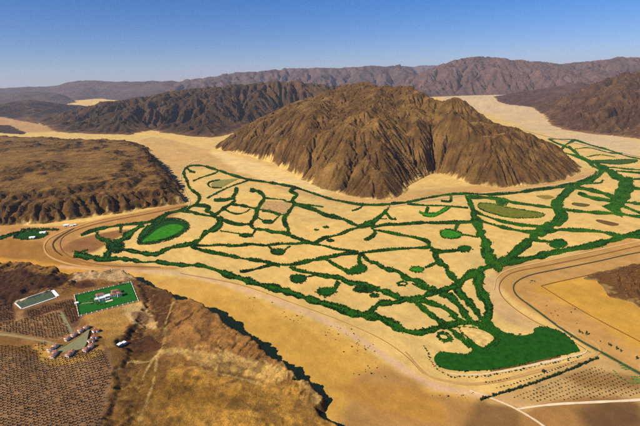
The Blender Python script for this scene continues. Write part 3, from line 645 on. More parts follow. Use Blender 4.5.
# --- network of planted strips, traced over the valley floor
W = 3.0
B = [
 ([(187, 167), (193, 165.5), (203, 166), (210, 168), (220, 171), (230, 174.5), (240, 177.5), (250, 180), (265, 182), (280, 184.5), (295, 187.5), (315, 194), (330, 199), (345, 202), (360, 204.5), (380, 205), (395, 203.5), (410, 202), (425, 198.5), (445, 195), (465, 193.7), (490, 194.5), (515, 193), (535, 190), (555, 187.5), (573, 184), (584, 180.5), (593, 176.5), (597, 172)], [1.5, 1.7, 1.8, 1.6, 1.7, 1.8, 2.2, 2.6]),
 ([(186, 167.5), (184, 171), (184.5, 176), (187, 181), (189, 187), (193, 191), (198, 194.5), (199.5, 199), (196, 205)], 2.4),
 ([(186, 167), (190, 171), (195, 172.5)], 1.4), ([(193, 181), (203, 177), (213, 174), (218, 171.5)], 1.4),
 ([(222, 188), (212, 187.5), (208, 185), (210, 182), (220, 180)], 0.9), ([(207, 198.5), (215, 194), (225, 189), (235, 185), (250, 180)], 1.0),
 ([(214, 200.5), (225, 200), (233, 198.5)], 2.2), ([(237, 187.5), (235.5, 193), (233, 198), (235, 200.5), (231, 204), (222, 210), (214, 216)], 2.6),
 ([(195, 205.5), (205, 206), (210, 208), (205.5, 211), (211, 213), (214, 216)], 2.6),
 ([(160, 217), (172, 213), (185, 209), (195, 205.5)], 2.2), ([(165, 214), (178, 211.5), (190, 212), (200, 214.5), (214, 217), (225, 221), (238, 224.5), (250, 224)], 2.4),
 ([(250, 190), (258, 191.5), (263, 195), (264, 199), (260, 205), (257, 210), (256, 216), (252, 222), (250, 226)], 2.8),
 ([(231, 204.5), (243, 206), (257, 209), (270, 211.5), (280, 215)], 1.8), ([(225, 210), (235, 214), (245, 212.5), (250, 209)], 1.1),
 ([(256, 217), (264, 221)], 0.9), ([(274, 221), (280, 215)], 0.9),
 ([(219, 216.5), (220, 223), (215, 229), (205, 233), (200, 240), (190, 244), (175, 247), (165, 250), (157, 254.5), (145, 254), (125, 250), (113, 248)], [4.5, 4.2, 2.6, 2.8, 3.2, 3.6]),
 ([(188, 244.5), (205, 246), (220, 245), (235, 246), (250, 244.5), (265, 245.5), (280, 244), (295, 244), (305, 243), (313, 244)], 1.9),
 ([(190, 246), (200, 250), (215, 253), (230, 256), (245, 259), (260, 261), (275, 264), (290, 265), (305, 262), (320, 259), (335, 256), (345, 254), (358, 253)], 2.6),
 ([(74, 254.5), (90, 257.5), (103, 260), (115, 259), (130, 260), (143, 262.5), (155, 262), (170, 264), (185, 265.5), (200, 265.5), (215, 270), (228, 275), (245, 280), (260, 285), (275, 288.5), (290, 293), (305, 298), (320, 303), (335, 307), (350, 313), (362, 315), (378, 318), (390, 323), (400, 329), (415, 333), (430, 331), (445, 326), (458, 324)], [4.5, 3.6, 2.6, 3.0, 5.0, 5.5, 5.5, 6, 5.5, 5]),
 ([(240, 272), (250, 270.5), (262, 267.5), (272, 265), (280, 266)], 2.2),
 ([(290, 266), (295, 270), (305, 272), (318, 275), (330, 277), (340, 278), (348, 283), (358, 284), (367, 285), (375, 289), (385, 292), (400, 298), (415, 299), (430, 294), (445, 290), (456, 286)], [3, 3, 3.6, 4.2, 4.2, 4.2]),
 ([(305, 277.5), (312, 276), (318, 275)], 1.6), ([(335, 289), (338, 282)], 3), ([(268, 246), (272, 250)], 1.2), ([(285, 250), (290, 246)], 1.2),
 ([(325, 259), (333, 264), (340, 268), (346, 270)], 2.0), ([(360, 266), (359, 258), (361, 253)], 3.5),
 ([(361, 253), (368, 261), (377, 264), (385, 269), (398, 272), (405, 278), (418, 282), (428, 289), (440, 292)], [2.6, 3.2, 4.2, 4.8]),
 ([(362, 253), (375, 251.5), (395, 249.5), (425, 248), (430, 247.5), (435, 251)], 2.0), ([(374, 230), (390, 233), (405, 236), (420, 239), (428.5, 243), (428, 248)], [1.2, 2.2, 2.4, 3]),
 ([(430, 250), (437, 252), (455, 251), (463, 249)], 2.6), ([(435, 250), (436, 258), (440, 263), (446, 267), (448, 273), (455, 280), (457, 286)], [4.5, 4.5, 5.5, 5.5]),
 ([(425, 268), (437, 263)], 1.6), ([(412, 284), (425, 290)], 1.5), ([(456, 287), (462, 281), (468, 276), (478, 271), (488, 267), (495, 265)], [5, 5.5, 5.5]),
 ([(440, 293), (450, 297), (458, 305), (465, 315), (470, 322)], 5), ([(455, 288), (462, 296), (470, 304), (477, 313), (481, 320)], 5.5),
 ([(481, 271), (478, 282), (480, 292), (486, 300), (489, 310), (487, 320)], 7),
 ([(408, 300), (416, 303), (425, 311), (437, 320), (447, 327), (460, 338), (470, 347)], 4.2), ([(420, 300), (435, 305), (447, 310), (458, 320), (465, 324)], 4.0),
 ([(408, 300), (395, 303), (380, 304), (372, 310), (362, 315)], 4.0), ([(455, 324), (470, 323), (485, 327), (495, 335), (497, 342), (490, 348), (483, 349)], 3.2),
 ([(407, 204), (425, 205.5), (445, 206), (468, 208)], 1.4), ([(441, 201), (450, 201.3), (451, 196)], 1.8),
 ([(467, 194), (470, 203), (473, 210), (474, 217), (478, 225), (480, 232), (484, 240), (487, 247), (487, 254), (491, 260), (497, 267)], [4, 6, 7.5, 8, 8]),
 ([(371, 228), (385, 225), (400, 224.5), (420, 223), (440, 223), (472, 222)], 2.2), ([(390, 206), (383, 214), (373, 222), (362, 226)], [1.6, 3, 4]),
 ([(386, 213), (391, 219), (396, 219)], 1.8), ([(375, 219), (387, 219)], 1.0), ([(372, 228), (375, 233), (370, 238), (364, 240)], [2, 2, 2.6]),
 ([(296, 188), (290, 191), (297, 195), (292, 200), (294, 204), (290, 210), (285, 217), (284, 222), (288, 229), (288, 234), (293, 237), (305, 241), (313, 244)], [2, 2.4, 3.2, 3.6, 2.2]),
 ([(294, 204), (305, 207), (315, 210), (325, 215), (335, 217), (345, 220), (355, 225), (362, 226.5), (375, 224)], 2.6), ([(295, 204), (308, 205), (323, 207)], 1.2),
 ([(363, 204), (360, 208), (352, 211)], 1.2), ([(313, 244), (325, 238), (338, 235), (350, 230), (357, 228), (363, 226)], 2.2), ([(313, 244), (325, 246), (335, 249), (350, 251), (358, 253)], 1.8),
 ([(250, 225), (255, 229), (265, 230), (272, 232), (283, 233), (288, 235)], 2.4), ([(263, 198), (272, 199), (283, 200), (287, 202), (292, 202)], 1.2), ([(262, 211), (272, 212), (276, 214), (284, 215)], 1.4),
 ([(220, 231), (240, 234)], 0.7), ([(252, 235), (256, 229)], 1.2),
 # left end
 ([(81, 235.5), (92, 231), (105, 228), (120, 225.5), (135, 224), (150, 222), (160, 217)], 2.0), ([(97, 232), (98, 238), (107, 241), (111, 245)], [2.6, 3.2, 5]), ([(121, 226.5), (120, 233)], 2.0),
 ([(114, 243), (122, 240), (132, 232), (143, 224.5)], [5, 5, 4]), ([(111, 249), (106, 257), (104, 260)], 4.5), ([(76, 254), (82, 252), (88, 250)], 1.6), ([(138, 240), (146, 231), (153, 225), (160, 219), (166, 215)], [3, 4, 4, 3]),
 # oval and right side
 ([(471, 206), (476, 212), (485, 216), (500, 221), (515, 224), (530, 226), (545, 226), (553, 222), (560, 214)], [3, 2.2, 2.2, 2.2, 3]),
 ([(470, 197), (490, 198), (503, 200), (515, 203), (530, 205), (545, 207), (560, 209)], [3, 2.2, 2.4]), ([(475, 219), (490, 224), (505, 228), (520, 231), (530, 232), (545, 232), (560, 230), (580, 230.5), (600, 232), (620, 236), (640, 237), (680, 238)], [2.4, 2.2, 3, 2.6, 2.2, 3]),
 ([(573, 185), (566, 193), (560, 199), (557, 206), (560, 214), (562, 218), (552, 225), (542, 231), (535, 235), (530, 241), (522, 247), (512, 255), (502, 262), (494, 268)], [8, 8.5, 7.5, 7, 6.5, 7, 8, 8]),
 ([(494, 268), (510, 262.5), (530, 258.5), (550, 253.5), (570, 249.5), (590, 246), (610, 241), (625, 236.5), (640, 233), (690, 226)], [5.5, 5, 4.4, 4.4, 5]),
 ([(525, 240), (535, 240.5), (548, 242), (552, 243)], 1.8), ([(560, 209), (575, 211), (600, 213), (620, 214), (640, 217), (690, 221)], 2.6),
 ([(573, 187), (590, 190), (605, 194), (615, 198), (625, 203)], 2.6), ([(578, 193), (592, 198), (605, 200), (620, 203)], 3), ([(630, 178), (626, 187), (622, 195), (617, 203), (612, 212)], [6, 11, 14, 16, 15]),
 ([(614, 174), (622, 178), (632, 180)], 3), ([(560, 152), (572, 155), (584, 159), (594, 165), (601, 171), (597, 177), (586, 182), (575, 185.5)], [1.3, 2, 3.4, 4.2, 3.4, 2.6]),
 ([(590, 163), (603, 168), (613, 174), (620, 178), (626, 182)], [3, 4.5, 4.5]), ([(549, 139), (556, 143), (564, 146), (572, 150), (577, 154)], 1.5), ([(575, 140), (567, 144), (563, 148), (558, 151.5)], 1.5), ([(568, 146), (574, 151), (580, 157)], 1.8),
 ([(548, 139), (575, 139.6)], 0.7), ([(575, 140), (590, 145), (605, 149), (620, 154), (632, 157.5), (660, 162)], 1.2), ([(575, 149), (590, 148), (610, 153), (622, 153)], 0.7), ([(587, 157), (600, 155), (615, 157)], 0.7),
 ([(597, 168), (612, 167.5), (625, 169), (640, 170), (680, 172)], 1.0), ([(616, 171), (640, 173), (680, 176)], 1.3), ([(575, 185), (588, 183.5), (600, 183), (603, 180)], 1.6),
 ([(626, 187), (640, 189), (680, 193)], 1.8), ([(620, 202), (632, 203), (640, 204), (680, 207)], 2.0), ([(612, 178), (628, 180), (640, 179), (680, 180)], 2.2), ([(625, 207), (635, 211), (650, 216)], 2.4),
]
for i, (p, t) in enumerate(B):
    ta = np.asarray(t, float); wide = float(np.max(ta))
    far = p[0][1] < 215
    band(p, ta, jit=0.5, centre=(0.40 if wide > 3.9 and p[0][0] < 600 else 0.0), tone=(0.12 if p[0][0] > 460 and far else 0.0))
# sunk lawns and ponds of grass with planted rims
LG = lin(52, 132, 4); OL = lin(118, 118, 30); MG = lin(22, 84, 2)
blob(ell(298, 279, 7.5, 4.2, 0.1), DKG, 2.0); blob([(317, 292), (325, 288.5), (336, 289), (333, 294), (325, 296)], MG, 2.0); blob(ell(278, 252, 7, 2.8), DKG, 1.6)
blob([(341, 268), (347, 270.5), (353, 268), (360, 265.5), (366, 267), (364, 272), (352, 274.5), (345, 273)], MG, 2.0); blob(ell(464, 249, 6.5, 3.0, -0.1), MG, 1.6); blob(ell(417, 270, 7, 2.6), LG, 1.4)
blob(ell(268, 222, 5.5, 1.6), DKG, 1.2); blob(ell(246, 235.6, 6.5, 1.5), DKG, 1.2); blob(ell(221, 200.2, 6, 1.3), DKG, 1.0); blob(ell(558, 244, 8.5, 4.0), MG, 1.6)
blob(ell(115, 246.5, 7.5, 5.2), DKG, 4.0); blob(ell(502, 202, 5, 2.6), MG, 3.0); blob(ell(368, 290, 5, 2.6), DKG, 2.5); blob(ell(360, 289.5, 6, 2.8), DKG, 2.5); blob(ell(330, 240.7, 3.5, 1.2), DKG, 1.0)
blob([(138, 243), (143, 237), (151, 229), (159, 222), (168, 219.5), (178, 220), (186, 223), (188, 228), (182, 233), (172, 238), (160, 241.5), (148, 243.5)], DKG, 3.0)
blob([(142, 242), (150, 235.5), (158, 229.3), (168, 225), (178, 224.8), (183.5, 227.8), (175, 234.3), (162, 239.8), (150, 242.5)], LG, rim=False)
blob([(441, 231.5), (446, 229.5), (455, 231), (462, 234), (458, 238), (446, 238.5), (441, 236)], LG, 1.4); band([(455, 231), (457, 226), (459, 223)], 2.4); band([(462, 235), (470, 236), (478, 237.5)], 0.9)
band([(419, 212), (426, 215), (436, 214.5), (446, 209), (450, 207)], [2, 3, 3, 2], rgb=LG, centre=0.6); band([(426, 213), (428, 207)], 2.4)
blob(ell(402, 284, 5, 2.4), DKG, 1.5); blob(ell(403, 284.2, 2.9, 1.0), SAND_C, rim=False); blob(ell(374, 296, 4.0, 1.6), DKG, 1.6)
blob([(478, 205.5), (480, 203.3), (490, 203.5), (505, 207), (525, 210.5), (540, 213), (545, 215), (538, 217.5), (520, 218.2), (505, 217), (490, 213), (480, 209)], OL, 0.9)
blob([(211, 184.5), (216, 181), (228, 179.4), (238, 179.2), (230, 183), (222, 187), (214, 187)], lin(150, 140, 74), rim=False)
blob([(592, 161), (610, 160.2), (633, 159.6), (637, 161.5), (622, 164.3), (602, 163.3)], lin(70, 92, 26), 0.8)
blob([(264, 202), (277, 201.5), (290, 203.5), (287, 213.5), (274, 212), (262, 210.5)], lin(198, 156, 96), rim=False, n=2)
blob([(536, 196), (548, 195.5), (554, 197.5), (546, 199.3)], lin(150, 128, 52), rim=False); blob([(574, 202.5), (590, 204.6), (584, 207), (572, 204.8)], lin(104, 92, 40), rim=False, n=2)
blob([(598, 219.5), (619, 224), (612, 226), (597, 221.8)], lin(120, 84, 44), rim=False, n=2); blob([(437, 337), (440, 332.5), (448, 336), (451, 340), (444, 342)], DKG, 2.2); blob([(440, 335.5), (446, 336.2), (447, 339), (442, 338.8)], SAND_C, rim=False)
blob(ell(326, 227.3, 2.5, 0.8), DKG, 0.8); blob(ell(316.5, 230, 2.0, 0.5), DKG, 0.6)
# the big lawn and its sandy island
BIG = [(434.5, 362), (435, 356), (441, 352.5), (455, 353.5), (467, 355), (472, 350), (466, 340), (474, 334), (480, 326), (482, 318), (488, 316), (491, 322), (497, 328.5), (507, 333.5), (520, 336), (533, 333.5), (534.5, 328.5), (545, 327.5), (558, 331), (570, 339), (579, 349.5), (577, 352), (560, 356), (540, 361), (520, 365.5), (500, 369), (480, 371), (455, 371), (441, 368)]
blob(BIG, lin(27, 84, 2), 0.7, n=3)
blob([(459, 328.5), (475, 329), (487, 333), (494, 339), (487, 345.5), (482, 347.5), (470, 340)], SAND_C, 1.4, n=4)
obj('green_strip_grass', strips.mesh('green_strip_grass', M_GRASS), kind='stuff', label='bands and lawns of green grass branching across the sandy valley floor', category='grass')
# plots of green by the white sheds
plots = Soup()
for p, rgb, tt in (([(14, 238.3), (26, 231.5), (48, 232.8), (37, 239.3)], DKG, 0.9), ([(23, 229.6), (55, 229.2), (56, 230.6), (30, 230.6)], DKG, 0.8), ([(-10, 240.5), (8, 235), (22, 231.4), (23, 232.6), (8, 237), (-8, 242.5)], DKG, 0.8), ([(-40, 238), (0, 237), (14, 233), (4, 236), (-30, 241)], DKG, 0.6)):
    c = smooth(p, 4, True); ngon_fill(plots, Gl(c), rgb); q = np.vstack([c, c[:1]]); d = np.gradient(q, axis=0); d /= np.linalg.norm(d, axis=1)[:, None]; nr = np.stack([-d[:, 1], d[:, 0]], -1)
    bushes_in(Gl(q + nr * tt * 0.5), Gl(q - nr * tt * 0.5), 0.8, 2.2, 3.4)
obj('farm_plot_grass', plots.mesh('farm_plot_grass', M_GRASS), kind='stuff', label='dark green irrigated plots around the white sheds', category='crop')
def bush_object(name, bl, mat, lab, cat, dark, light):
    bl = np.array(bl); so = Soup(); pick = RNG.integers(0, len(BT), len(bl)); ang = RNG.uniform(0, 6.283, len(bl)); base_z = gz(bl[:, 0], bl[:, 1]) + 0.15
    for k, (tv, tt) in enumerate(BT):
        m = np.where(pick == k)[0]
        if not len(m): continue
        c, s_ = np.cos(ang[m]), np.sin(ang[m]); r = bl[m, 2][:, None]
        X = (tv[None, :, 0] * c[:, None] - tv[None, :, 1] * s_[:, None]) * r + bl[m, 0][:, None]; Y = (tv[None, :, 0] * s_[:, None] + tv[None, :, 1] * c[:, None]) * r + bl[m, 1][:, None]
        Z = tv[None, :, 2] * bl[m, 3][:, None] * 0.95 + base_z[m][:, None]
        V = np.stack([X, Y, Z], -1); n = len(tv); tri = (tt[None] + (np.arange(len(m)) * n)[:, None, None]).reshape(-1, 3)
        k_ = np.clip(0.33 + bl[m, 4], 0, 1)[:, None]; C = np.array(dark) * (1 - k_) + np.array(light) * k_
        so.add(V.reshape(-1, 3), T=tri, C=np.repeat(C, n, 0))
    o = obj(name, so.mesh(name, mat), kind='stuff', label=lab, category=cat); print(name, len(bl), 'bushes', sum(len(t) for t in so.T), 'tris')
_b = np.array(BUSH); _ok = np.ones(len(_b), bool)
for isl in ([(459, 328.5), (475, 329), (487, 333), (494, 339), (487, 345.5), (482, 347.5), (470, 340)], [(440, 335.5), (446, 336.2), (447, 339), (442, 338.8)], ell(403, 284.2, 2.9, 1.0)):
    _ok &= poly_sd(_b[:, 0], _b[:, 1], Gl(smooth(isl, 4, True))) < 0.5
BUSH = _b[_ok].tolist()
bush_object('strip_shrubs', BUSH, M_LEAF, 'dense dark green shrubs planted along the branching strips', 'shrubs', lin(10, 42, 0), lin(60, 116, 4))
print('network', round(time.time() - T0, 1))

# ------------------------------------------------------------------ roads and tracks
def track(name, pts, t, rgb, jit=0.15, n=8, z0=0.12):
    so = Soup(); strip_to(so, pts, t, lin(*rgb), z0=z0, jit=jit, n=n)
    obj(name, so.mesh(name, M_TRACK), kind='structure')
track('road_verge', [(518, 281), (514.5, 284.5), (513.5, 290), (518, 297), (530, 306), (545, 317), (560, 328), (580, 341), (600, 352), (620, 363), (640, 374), (700, 405)], [0.9, 1.8, 2.6, 3.2], (92, 112, 42), z0=0.05)
track('paved_road', [(720, 240), (640, 252.5), (600, 261), (560, 269), (535, 274), (522, 278.5), (514.5, 284), (513.5, 290), (518, 297), (530, 306), (545, 317), (560, 328), (580, 341), (600, 352), (620, 363), (640, 374), (700, 405)], [0.8, 0.9, 0.9, 1.2, 1.5], (72, 68, 56), 0.0)
track('dirt_track', [(720, 250), (640, 266), (600, 273), (562, 281), (541, 286)], 0.6, (136, 94, 46))
track('dirt_track', [(541, 286), (552, 293), (575, 307), (600, 321), (640, 342), (700, 374)], 0.7, (136, 94, 46))
track('dirt_track', [(720, 229), (640, 246), (590, 257), (545, 266), (515, 272), (503, 279), (499, 288), (503, 298), (516, 310), (535, 322), (560, 334), (578, 345), (590, 353)], 0.7, (150, 104, 54))
track('dirt_track', [(720, 226), (640, 241.5), (590, 252), (545, 261.5), (510, 269.5), (497, 278), (494, 290)], 0.9, (228, 186, 122))
track('dirt_track', [(467, 117.6), (500, 125), (533, 133), (578, 144), (640, 157), (720, 173)], 0.35, (160, 124, 82))
track('pale_road', [(720, 395), (640, 400.5), (600, 402.5), (560, 404.5), (535, 407), (516, 410)], [2.6, 2.4, 2.2, 2.0], (244, 220, 178), z0=0.16)
track('pale_road', [(470, 391), (492, 399), (512, 407.5), (530, 417.5), (548, 430), (580, 455)], [1.2, 1.6, 2.0, 2.4], (240, 212, 168), z0=0.16)
track('pale_bank', [(446, 372.5), (458, 375), (480, 375), (500, 372.3), (520, 368.5), (545, 363), (570, 357.5), (584, 353.5), (587, 350)], [0.8, 1.4, 2.0, 2.2, 1.8, 1.0], (236, 208, 160), 0.35)
track('brown_bank', [(490, 371.8), (510, 368), (530, 363.5), (548, 359.5), (560, 357.3)], [0.6, 1.2, 1.6, 0.8], (124, 80, 44), 0.4)
track('dirt_track', [(405, 352), (425, 374), (445, 381), (470, 384.5), (500, 381), (545, 369.5), (585, 360), (598, 353.5), (599, 348), (590, 341), (572, 331), (556, 325)], [1.5, 2.4, 3, 3, 2.6, 2], (208, 160, 94), z0=0.04)
track('dirt_track', [(180, 273.5), (240, 285), (290, 302.5), (340, 321), (380, 339), (405, 356), (423, 374)], 0.6, (176, 128, 74))
track('dirt_track', [(186, 206), (150, 213.5), (110, 221), (84, 227.5), (66, 235), (60, 243), (64, 253), (80, 261), (110, 266), (160, 267.5)], 0.7, (150, 104, 56))
track('dirt_track', [(150, 211), (100, 220), (70, 229), (50, 238), (44, 247), (50, 257), (72, 265), (110, 270)], [0.8, 1.2, 1.6, 1.6, 1.2], (214, 164, 96))
track('dirt_track', [(74, 228.5), (60, 236.5), (53, 243.5), (55, 250.5), (62, 256)], [0.5, 1.2, 1.4, 0.8], (96, 64, 32))
track('dirt_track', [(184, 212), (190, 203), (186, 193), (181, 182), (182, 172), (190, 163), (200, 160)], 0.8, (232, 196, 134))
track('dirt_track', [(384, 208), (440, 198.5), (500, 191.5), (560, 184), (590, 176.5), (598, 170.5), (594, 164)], 0.8, (228, 190, 128))

# ------------------------------------------------------------------ sheets on the near plateau
def quad_sheet(name, corners, mat, z, nu=22, nv=14, **pr):
    c = np.array(corners, float); u, v = np.meshgrid(np.linspace(0, 1, nu), np.linspace(0, 1, nv))
    p = c[0] * ((1 - u) * (1 - v))[..., None] + c[1] * (u * (1 - v))[..., None] + c[2] * (u * v)[..., None] + c[3] * ((1 - u) * v)[..., None]
    P = PH(p[..., 0], p[..., 1]); P[..., 2] += z
    return mesh_np(name, P.reshape(-1, 3), grid_faces(nv, nu)[:, ::-1], mat)
def lane(name, pts, t, mat, z):
    c = smooth(pts, 8); d = np.gradient(c, axis=0); d /= np.linalg.norm(d, axis=1)[:, None]; nr = np.stack([-d[:, 1], d[:, 0]], -1); m = len(c)
    rows = [PHl(c + nr * t * k) for k in (0.5, 0.25, 0, -0.25, -0.5)]; V = np.stack(rows, 0); V[..., 2] += z
    obj(name, mesh_np(name, V.reshape(-1, 3), grid_faces(5, m), mat), kind='structure')
LAWN = [(74.5, 295.5), (131, 282), (138.5, 301), (79, 316.5)]
obj('villa_lawn', quad_sheet('villa_lawn', LAWN, M_LAWN, 0.35, 40, 30), kind='structure')
lane('village_lane', [(-60, 330), (0, 334.5), (20, 337), (45, 341.5), (62, 346)], 2.4, M_LANE, 0.30)
lane('village_path', [(60.5, 312.5), (66, 322), (72.5, 334)], 3.6, M_COURTG, 0.34)
so = Soup(); cy_ = smooth([(57.5, 350.3), (65, 346.5), (80, 337.5), (89, 330.5), (88, 338.5), (85.5, 346.5), (79, 350), (68.5, 351.4), (60.5, 353)], 3, True)
cp2 = PHl(cy_); ngon_fill(so, cp2[:, :2], lin(140, 140, 90), 0.0, hf=lambda x, y: np.full(len(x), cp2[:, 2].mean() + 0.15)); obj('village_courtyard', so.mesh('village_courtyard', M_COURTG), kind='structure')

# ------------------------------------------------------------------ boxes, roofs
def box_v(x0, x1, y0, y1, z0, z1):
    V = [(x0, y0, z0), (x1, y0, z0), (x1, y1, z0), (x0, y1, z0), (x0, y0, z1), (x1, y0, z1), (x1, y1, z1), (x0, y1, z1)]
    Q = [(3, 2, 1, 0), (4, 5, 6, 7), (0, 1, 5, 4), (1, 2, 6, 5), (2, 3, 7, 6), (3, 0, 4, 7)]
    return V, Q
def boxes_mesh(name, bl, mat):
    so = Soup()
    for b in bl: so.add(*box_v(*b))
    return so.mesh(name, mat)
def hip_mesh(name, x0, x1, y0, y1, z, rise, mat, ov=0.6, th=0.25):
    x0 -= ov; x1 += ov; y0 -= ov; y1 += ov; wx, wy = x1 - x0, y1 - y0; k = min(wx, wy) / 2
    if wx >= wy: r0, r1 = (x0 + k, (y0 + y1) / 2), (x1 - k, (y0 + y1) / 2)
    else: r0, r1 = ((x0 + x1) / 2, y0 + k), ((x0 + x1) / 2, y1 - k)
    V = [(x0, y0, z), (x1, y0, z), (x1, y1, z), (x0, y1, z), (x0, y0, z + th), (x1, y0, z + th), (x1, y1, z + th), (x0, y1, z + th), (*r0, z + rise), (*r1, z + rise)]
    Q = [(3, 2, 1, 0), (0, 1, 5, 4), (1, 2, 6, 5), (2, 3, 7, 6), (3, 0, 4, 7)]
    if wx >= wy: Q += [(4, 5, 9, 8), (6, 7, 8, 9)]; T = [(5, 6, 9), (7, 4, 8)]
    else: Q += [(5, 6, 9, 8), (7, 4, 8, 9)]; T = [(4, 5, 8), (6, 7, 9)]
    so = Soup(); so.add(V, Q, T); return so.mesh(name, mat)
def empty(name, loc, rz, label, cat, group=None):
    o = bpy.data.objects.new(name, None); COL.objects.link(o); o.location = loc; o.rotation_euler = (0, 0, rz); o.empty_display_size = 1
    o['label'] = label; o['category'] = cat
    if group: o['group'] = group
    return o
def win(parent, x, y, z, w_, h_, face):
    """window: dark pane standing proud of a pale surround, on a wall facing -y, +y, -x or +x"""
    def slab(g, d):
        if face in ('s', 'n'):
            sg = -1 if face == 's' else 1; return (x - w_ / 2 - g, x + w_ / 2 + g, min(y - sg * .02, y + sg * d), max(y - sg * .02, y + sg * d), z - g, z + h_ + g)
        sg = -1 if face == 'w' else 1; return (min(x - sg * .02, x + sg * d), max(x - sg * .02, x + sg * d), y - w_ / 2 - g, y + w_ / 2 + g, z - g, z + h_ + g)
    o = obj('window', boxes_mesh('window', [slab(0, .12)], M_GLASS), parent); obj('window_frame', boxes_mesh('window_frame', [slab(.18, .07)], M_STONE), o)
def house(px, py, rz, label, w_=7.8, d_=5.8, h_=4.4, rise=1.4, group='houses of the walled village', wing=True, name='village_house', tile=None):
    P = PH(np.array(px), np.array(py)); e = empty(name, (P[0], P[1], P[2] - 0.1), rz, label, 'house', group)
    x, y = w_ / 2, d_ / 2
    obj('wall', boxes_mesh('wall', [(-x, x, -y, y, -0.8, h_)], M_WALL), e)
    if wing: obj('wing_wall', boxes_mesh('wing_wall', [(x * 0.1, x * 0.98, -y - 3.2, -y - 0.003, -0.8, h_ * 0.84)], M_WALL), e)
    rf = obj('roof', hip_mesh('roof', -x, x, -y, y, h_, rise, tile or M_TILE, 0.35), e)
    obj('chimney', boxes_mesh('chimney', [(x * .3, x * .3 + .7, .4, 1.1, h_ + .6, h_ + rise + .6)], M_WALL), rf)
    if wing: obj('porch_roof', hip_mesh('porch_roof', x * 0.1, x * 0.98, -y - 3.2, -y - 0.65, h_ * 0.84, rise * .6, M_TILE, 0.4), e)
    dr = obj('door', boxes_mesh('door', [(-x * .35, -x * .35 + 1.1, -y - .08, -y + .02, -.1, 2.1)], M_WOOD), e); obj('handle', boxes_mesh('handle', [(-x * .35 + .85, -x * .35 + .95, -y - .14, -y - .08, .95, 1.1)], M_STONE), dr)
    win(e, -x * .75, -y, 1.0, 1.1, 1.3, 's')
    if wing: win(e, x * .55, -y - 3.2, 0.9, 1.5, 1.3, 's')
    else: win(e, x * .5, -y, 1.0, 1.3, 1.3, 's')
    win(e, -x, 0.5, 1.0, 1.3, 1.3, 'w'); win(e, x, 0.5, 1.0, 1.3, 1.3, 'e')
    return e
# ------------------------------------------------------------------ villa
ax = PHl([(79, 316.5), (138.5, 301)]); VR = math.atan2(ax[1, 1] - ax[0, 1], ax[1, 0] - ax[0, 0])
vc = PH(np.array(108.5), np.array(297.5)); VZ = vc[2] + 0.3
villa = empty('villa', (vc[0], vc[1], VZ), VR, 'large white villa with red tiled roofs in the middle of the bright green lawn', 'villa')
def vl(px, py):
    P = PH(np.array(px), np.array(py)); dx_, dy_ = P[0] - vc[0], P[1] - vc[1]
    return dx_ * math.cos(VR) + dy_ * math.sin(VR), -dx_ * math.sin(VR) + dy_ * math.cos(VR)
for px, py, w_, d_, h_, rf in ((102.5, 300.5, 12, 9, 6.4, 0), (100.5, 297, 15, 8, 7.0, 1), (107.5, 297.5, 10, 11, 4.2, 2), (113.5, 296.5, 9, 9, 6.2, 1), (119.5, 296.2, 8, 10, 7.6, 1), (115.5, 293.5, 14, 8, 7.0, 1), (96.5, 300.2, 6, 9, 3.2, 2)):
    x, y = vl(px, py)
    wl = obj('wall', boxes_mesh('wall', [(x - w_ / 2, x + w_ / 2, y - d_ / 2, y + d_ / 2, -0.8, h_)], M_WALL), villa)
    if rf == 1: obj('roof', hip_mesh('roof', x - w_ / 2, x + w_ / 2, y - d_ / 2, y + d_ / 2, h_ + 0.01, 2.4, M_TILE), villa)
    else:
        so = Soup()
        for b in ((x - w_ / 2 - .1, x + w_ / 2 + .1, y - d_ / 2 - .1, y - d_ / 2 + .25, h_ + .01, h_ + .8), (x - w_ / 2 - .1, x + w_ / 2 + .1, y + d_ / 2 - .25, y + d_ / 2 + .1, h_ + .01, h_ + .8), (x - w_ / 2 - .1, x - w_ / 2 + .25, y - d_ / 2 + .26, y + d_ / 2 - .26, h_ + .01, h_ + .8), (x + w_ / 2 - .25, x + w_ / 2 + .1, y - d_ / 2 + .26, y + d_ / 2 - .26, h_ + .01, h_ + .8)): so.add(*box_v(*b))
        obj('parapet', so.mesh('parapet', M_WALL), villa)
    for f in range(2 if h_ > 5 else 1):
        for k in (-0.25, 0.25):
            win(villa, x + k * w_, y - d_ / 2, 0.9 + 3.1 * f, 1.7, 1.6, 's')
        win(villa, x - w_ / 2, y, 0.9 + 3.1 * f, 1.6, 1.6, 'w'); win(villa, x + w_ / 2, y, 0.9 + 3.1 * f, 1.6, 1.6, 'e')
x, y = vl(108.5, 301.5); obj('terrace', boxes_mesh('terrace', [(x - 5, x + 8, y - 3, y + 3.5, -0.5, 0.35)], M_STONE), villa)
x, y = vl(107.5, 300.0); dr = obj('door', boxes_mesh('door', [(x - 1.0, x + 1.0, y - .6, y - .4, 0, 2.6)], M_WOOD), villa); obj('handle', boxes_mesh('handle', [(x + .7, x + .8, y - .68, y - .6, 1.1, 1.3)], M_STONE), dr)
for k in range(4): obj('column', boxes_mesh('column', [(x - 3.6 + 2.4 * k, x - 3.2 + 2.4 * k, y - 2.6, y - 2.2, 0.3, 3.0)], M_WALL), villa)
obj('porch_roof', boxes_mesh('porch_roof', [(x - 4.2, x + 4.4, y - 3.0, y - .2, 3.0, 3.3)], M_WALL), villa)
lane('villa_drive', [(77, 304.2), (82, 303.8), (88, 303), (93, 302.5)], 0.8, M_LANE, 0.55)
